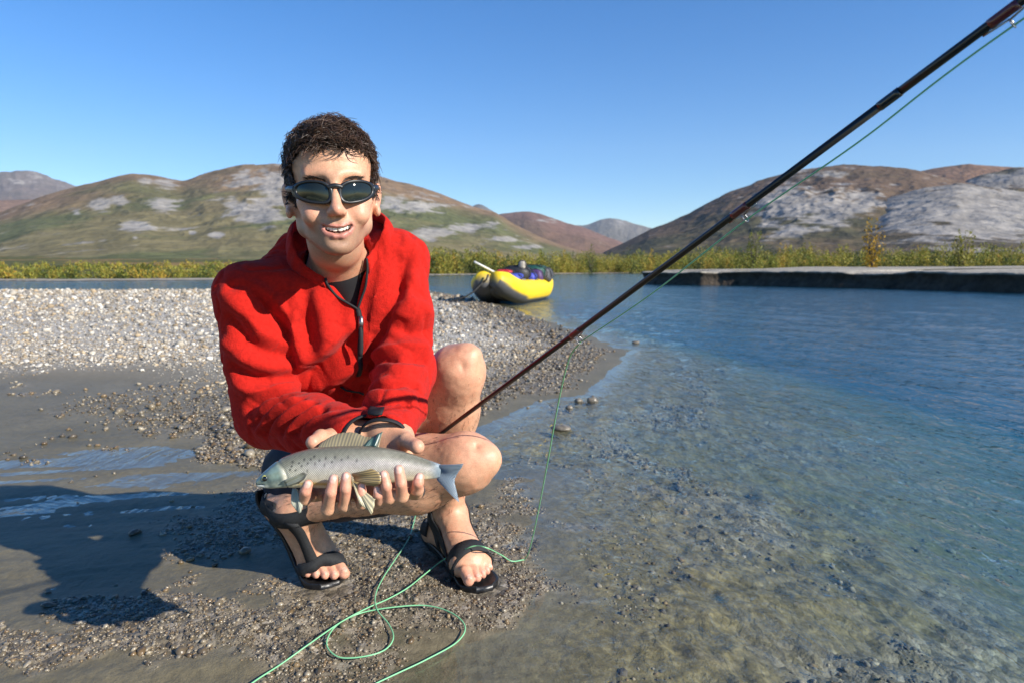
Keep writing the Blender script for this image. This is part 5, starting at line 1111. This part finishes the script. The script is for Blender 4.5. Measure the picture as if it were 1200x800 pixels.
fin('dorsal_fin', [p(371, 528, .976), p(395, 525.5, .978), p(420, 525, .979), p(443, 527, .980)], [p(378, 517, .992), p(394, 508, 1.0), p(415, 506, 1.004), p(432, 511, 1.004), p(449, 505, 1.0)], (.30, .25, .14), (.13, .12, .09), (0, -1, .2), 20, edge=None, curve=.004)
fin('dorsal_tip', [p(426, 522, .980), p(434, 522, .980), p(441, 523, .980)], [p(434, 514, .99), p(441, 509, .992), p(448, 505, .992)], (.05, .10, .09), (.02, .06, .055), (0, -1, .2), 6)
fin('pelvic_fin', [p(412, 554, .951), p(414, 559, .948), p(416, 563, .949)], [p(437, 547.5, .944), p(446, 555, .938), p(447, 564, .936), p(440, 569, .938)], (.42, .30, .12), (.085, .07, .05), (0, -1, .1), 8, curve=.005)
fin('pelvic_fin', [p(412, 561, .949), p(414, 564, .949), p(417, 566, .952)], [p(422, 590, .940), p(431, 597, .938), p(436, 601, .938), p(440, 584, .942)], (.55, .48, .30), (.16, .15, .11), (.2, -1, .1), 8, curve=.004)
fin('pectoral_fin', [p(343, 571, .958), p(346, 572, .956), p(349, 573, .957)], [p(342, 588, .952), p(347, 597, .950), p(353, 599, .950), p(356, 588, .952)], (.42, .42, .33), (.24, .25, .20), (0, -1, 0), 7, curve=.003)
fin('pectoral_fin', [p(333, 562, .951), p(334, 566, .951), p(337, 569, .953)], [p(356, 552, .951), p(360, 555, .950), p(357, 560, .949), p(350, 566, .951)], (.34, .35, .28), (.17, .18, .14), (0, -1, 0), 7, curve=.002, edge=(.06, .06, .05))
fin('tail_fin', [p(513, 544, .982), p(516, 552, .982), p(512, 561, .982)], [p(544, 542, .975), p(537, 553, .978), p(533, 562, .98), p(535, 573, .978), p(538, 588, .972)], (.27, .33, .38), (.07, .11, .16), (0, -1, 0), 22, .0018, curve=.003)

# ---- fly rod: leans up across the picture from behind the near thigh
rod = empty('fishing_rod', 'long dark maroon fly rod slanting up from behind the crouching knees', 'fishing rod')
RA, RB = at(528, 499, 1.42), at(1195, 3, .62)
def rp(t): return RA + (RB - RA) * t
def rpx(px):                                     # rod parameter at a photo column
    lo_, hi_ = -.3, 1.6
    for _ in range(50):
        m_ = (lo_ + hi_) / 2; q = rp(m_) - A(0, 0, CAM_H); f = q[1] * CP - q[2] * SP
        if 600 + FPX * q[0] / f < px: lo_ = m_
        else: hi_ = m_
    return lo_
rd = unit(RB - RA); rdn = unit(A(.25, -.1, -1) - rd * (A(.25, -.1, -1) @ rd))
m_rod = mat('rod_blank', (.008, .006, .0065), .3, .5); m_wrap = mat('thread_wrap', (.10, .012, .012), .3, coat=.4); m_guide = mat('guide_steel', (.35, .35, .35), .3, metal=1.0); m_ferr = mat('ferrule', (.010, .009, .010), .25, coat=.4)
tf = rpx(1040)
def rodseg(t0, t1, r0, r1, name, m, par=rod): 
    V, F = tube([rp(t0 + (t1 - t0) * k / 6) for k in range(7)], np.linspace(r0, r1, 7), 14); return MB().add(V, F).build(name, m, par)
rodseg(-.12, tf, .0044, .0045, 'blank', m_rod); rodseg(tf - .002, 1.25, .0044, .0042, 'blank', m_rod); rodseg(tf - .008, tf + .012, .0051, .0051, 'ferrule', m_ferr)
gpts = []
for gx, sz in ((675, .0062), (868, .0050), (1178, .0046)):
    t = rpx(gx); rodseg(t - .012, t + .010, .0050, .0050, 'thread_wrap', m_wrap)
    c = rp(t) + rdn * (.0045 + sz * 1.5); s3 = np.cross(rd, rdn)
    a = np.linspace(0, 2 * np.pi, 25); V, F = tube([c + (rdn * math.cos(x) + s3 * math.sin(x)) * sz for x in a], .0007, 6, cap=False); g = MB().add(V, F).build('line_guide', m_guide, rod)
    for dt in (-1, 1):
        V, F = tube([rp(t) + rd * dt * .022 + rdn * .005, rp(t) + rd * dt * .012 + rdn * .006, c + s3 * sz * .2 * dt - rdn * sz * .9], .0010, 6); MB().add(V, F).build('foot', m_guide, g)
    gpts.append(c + rdn * sz * .5)
m_line = mat('fly_line', (.20, .50, .26), .4, .5)
airl = [rp(1.3) + rdn * .03, gpts[2], (gpts[2] + gpts[1]) / 2 + A(0, 0, -.004), gpts[1], (gpts[0] + gpts[1]) / 2 + A(0, 0, -.006), gpts[0]]
def gp(x, y, z=None):
    q = gnd(x, y, z or .0)
    if z is None:
        for _ in range(4): q = gnd(x, y, max(float(ground_h(q[:1], q[1:2])[0][0]), 0) + .0075)
    return q
e0 = gp(615, 655, .006)
drop = [gpts[0]] + [gpts[0] + (e0 - gpts[0]) * t + (at(px_, py_, (gpts[0] + (e0 - gpts[0]) * t)[1]) - (gpts[0] + (e0 - gpts[0]) * t)) for t, px_, py_ in ((.12, 667, 420), (.3, 655, 468), (.55, 641, 545), (.8, 628, 612), (.94, 620, 645))] + [e0]
grl = [e0, gp(600, 657), gp(588, 650, .03), at(572, 642, 1.462), at(558, 639, 1.468), at(545, 643, 1.475), gp(520, 655, .03), gp(498, 672), gp(478, 688), gp(455, 701), gp(430, 712), gp(400, 728), gp(365, 752), gp(330, 777), gp(295, 800), gp(255, 832)]
lo2 = [gp(489, 592), gp(486, 607), gp(479, 630), gp(463, 655), gp(448, 678), gp(440, 697), gp(442, 714), gp(455, 730), gp(461, 746), gp(452, 760), gp(430, 768), gp(400, 770), gp(385, 760), gp(384, 747), gp(396, 731), gp(422, 718), gp(460, 711), gp(500, 709), gp(530, 718), gp(545, 734), gp(535, 752), gp(500, 772), gp(462, 790), gp(437, 802), gp(405, 820)]
fl = bpy.data.objects.new('fishing_line', None); C.objects.link(fl); fl.parent = rod; fl['label'] = 'pale green fly line hanging from the rod and looped on the mud'
for pts in (airl, drop, grl, lo2):
    V, F = tube(catmull(pts, 10), .0014 if pts is not airl else .0010, 7); MB().add(V, F).build('strand', m_line, fl)
# ------------------------------------------------------------------ raft and gear
raft = empty('raft', 'yellow inflatable canoe with grey underside beached on the gravel bar', 'raft')
bow = gnd(573, 357); ra_ = R(15); rx = A(math.sin(ra_), math.cos(ra_), 0); rl = A(math.cos(ra_), -math.sin(ra_), 0); rz_ = A(0, 0, 1)
def rpnt(x, y, z): return bow + rx * x + rl * y + rz_ * z          # x along to the stern, y to the right, z up
Lr = 4.4; xs = np.linspace(0, Lr, 60)
def tube_path(s):
    t = xs / Lr; w = .46 * np.sqrt(np.clip(np.sin(np.pi * np.clip(t * .93 + .035, 0, 1)), 0, 1)) ** .9; w = np.maximum(w - .06, .05)
    z = .22 + .30 * np.clip(1 - xs / 1.25, 0, 1) ** 1.7 + .24 * np.clip(1 - (Lr - xs) / 1.3, 0, 1) ** 1.7
    r = .255 * np.clip(np.minimum(xs, Lr - xs) / .5 + .42, 0, 1) ** .6
    return np.stack([rpnt(x, s * y, z_) for x, y, z_ in zip(xs, w, z)]), r
m_raft = mat('raft_skin', attr=True, rough=.5, spec=.4, noise=(9, .10), bump=(30, .12, .01))
yl, gy = A(.72, .50, .015), A(.085, .085, .09)
for s in (-1, 1):
    P, r = tube_path(s); V, F = tube(P, r, 28); T, N, B = frames(P); c = []
    for i in range(len(P)):
        for j in range(28):
            q = V[i * 28 + j] - P[i]; o_ = q @ rl * s / r[i]; z_ = q @ rz_ / r[i]; up_ = z_ + .25 * o_
            g = sstep(-.30, -.36, up_ - .5 * np.clip(1 - xs[i] / 1.2, 0, 1) * .75); c.append(yl * (1 - g) + gy * g)
    MB().add(V, F, np.array(c)).build('tube', m_raft, raft, col=True)
fl_ = []
for x in np.linspace(.15, Lr - .25, 20):
    i = np.argmin(abs(xs - x)); P, r = tube_path(1); y = (P[i] - bow) @ rl; z = (P[i] - bow)[2] - r[i] * .75; fl_.append([rpnt(x, -y, z), rpnt(x, 0, z - .03), rpnt(x, y, z), rpnt(x, y, z + .06), rpnt(x, 0, z + .05), rpnt(x, -y, z + .06)])
V, F = loft(fl_); MB().add(V, F).build('floor', mat('raft_floor', (.08, .08, .085), .6), raft)
for x in (1.4, 2.6):
    V, F = tube([rpnt(x, -.40, .40), rpnt(x, 0, .43), rpnt(x, .40, .40)], .10, 14); MB().add(V, F).build('thwart', mat('raft_thwart', (.10, .10, .11), .6), raft)
V, F = tube([rpnt(-.03, 0, .60), rpnt(-.10, -.02, .50), rpnt(-.06, -.10, .44)], .02, 8); MB().add(V, F).build('grab_handle', mat('raft_webbing', (.02, .02, .02), .7), raft)
V, F = tube(catmull([rpnt(-.08, -.1, .44), rpnt(-.2, -.35, .2), rpnt(-.3, -.8, .05), rpnt(-.5, -1.5, .04)], 8), .018, 6); tag(MB().add(V, F).build('bow_rope', mat('dark_rope', (.03, .028, .025), .8)), 'dark bow rope running from the raft onto the gravel', 'rope')
pd = empty('paddle', 'pale shafted paddle sticking up over the bow of the yellow raft', 'paddle')
a0, a1 = rpnt(.75, .08, .55), at(556, 307, bow[1] + .2); m_sh = mat('paddle_shaft', (.62, .62, .60), .4)
V, F = tube([a0, a0 + (a1 - a0) * .5, a1], .022, 8); MB().add(V, F).build('shaft', m_sh, pd)
dv = unit(a1 - a0); V, F = tube([a0 - dv * .02, a0 - dv * .2, a0 - dv * .42], A(.03, .06, .03), 8); MB().add(V, F).build('blade', mat('paddle_blade', (.05, .05, .055), .5), pd)
def bag(x, y, z, sx, sy, sz, colr, name, label, cat, seed):
    r = np.random.default_rng(seed); root = empty(name, label, cat, group='bags loaded in the raft'); a = np.linspace(0, np.pi, 13); rings = []
    sq = lambda v, e: np.sign(v) * abs(v) ** e
    for t in a: rings.append([(sq(math.sin(t), .6) * sq(math.cos(p_), .7), sq(math.sin(t), .6) * sq(math.sin(p_), .7), sq(math.cos(t), .75)) for p_ in np.arange(20) / 20 * 2 * np.pi])
    V, F = loft(rings); V = V * A(sx, sy, sz) / 2; V *= 1 + (fbm(V * 3 + seed, 2.2, 3, seed)[:, None] - .5) * .5
    W = bow + V[:, :1] * rx + V[:, 1:2] * rl + V[:, 2:] * rz_ + rx * x + rl * y + rz_ * (z + sz / 2)
    mesh_obj('body', W, F, mat(name + '_cloth', colr, .55, noise=(14, .3), bump=(40, .4, .02)), root)
    mb = MB()
    for k in (-.22, .22):
        pr = [rpnt(x + k * sx, y + sy * .53 * math.cos(t), z + sz / 2 + sz * .53 * math.sin(t)) for t in np.linspace(-.4, math.pi + .4, 14)]; V, F = tube(pr, .012, 5); 
        MB().add(V, F).build('strap', mat('bag_strap', (.02, .02, .02), .7), root)
bag(1.35, .05, .42, .5, .62, .20, (.03, .05, .30), 'dry_bag', 'blue dry bag nearest the raft bow', 'bag', 1)
bag(1.4, -.05, .58, .35, .36, .12, (.50, .02, .03), 'stuff_sack', 'red sack lying on the blue bag in the raft', 'bag', 2)
bag(2.1, .05, .42, .7, .66, .36, (.018, .018, .020), 'duffel_bag', 'large black duffel in the middle of the raft', 'bag', 3)
bag(1.95, .20, .66, .20, .16, .24, (.34, .31, .26), 'water_jug', 'pale upright bundle on top of the black duffel', 'bag', 4)
bag(2.15, .34, .38, .4, .30, .25, (.035, .05, .36), 'dry_bag', 'bright blue dry bag against the right tube of the raft', 'bag', 5)
bag(2.75, .34, .40, .34, .3, .30, (.07, .035, .12), 'stuff_sack', 'dark purple sack beside the bright blue bag in the raft', 'bag', 6)
bag(3.1, .18, .40, .8, .74, .40, (.012, .06, .045), 'duffel_bag', 'dark green duffel towards the raft stern', 'bag', 7)
bag(3.25, .45, .40, .6, .34, .34, (.06, .06, .065), 'duffel_bag', 'charcoal bag at the stern beside the green duffel', 'bag', 8)
# ------------------------------------------------------------------ the air
hz = [(-11000, -300, -6), (11000, -300, -6), (11000, 11000, -6), (-11000, 11000, -6), (-11000, -300, 1900), (11000, -300, 1900), (11000, 11000, 1900), (-11000, 11000, 1900)]
m_hz = bpy.data.materials.new('air'); m_hz.use_nodes = True; nt = m_hz.node_tree; nt.nodes.remove(nt.nodes['Principled BSDF'])
vp = nt.nodes.new('ShaderNodeVolumePrincipled'); vp.inputs['Color'].default_value = (.66, .80, 1, 1); vp.inputs['Density'].default_value = 3.2e-5
nt.links.new(vp.outputs[0], nt.nodes['Material Output'].inputs['Volume'])
o = mesh_obj('haze', hz, [(0, 3, 2, 1), (4, 5, 6, 7), (0, 1, 5, 4), (1, 2, 6, 5), (2, 3, 7, 6), (3, 0, 4, 7)], m_hz, smooth=False); tag(o, 'thin bluish valley haze', kind='stuff')
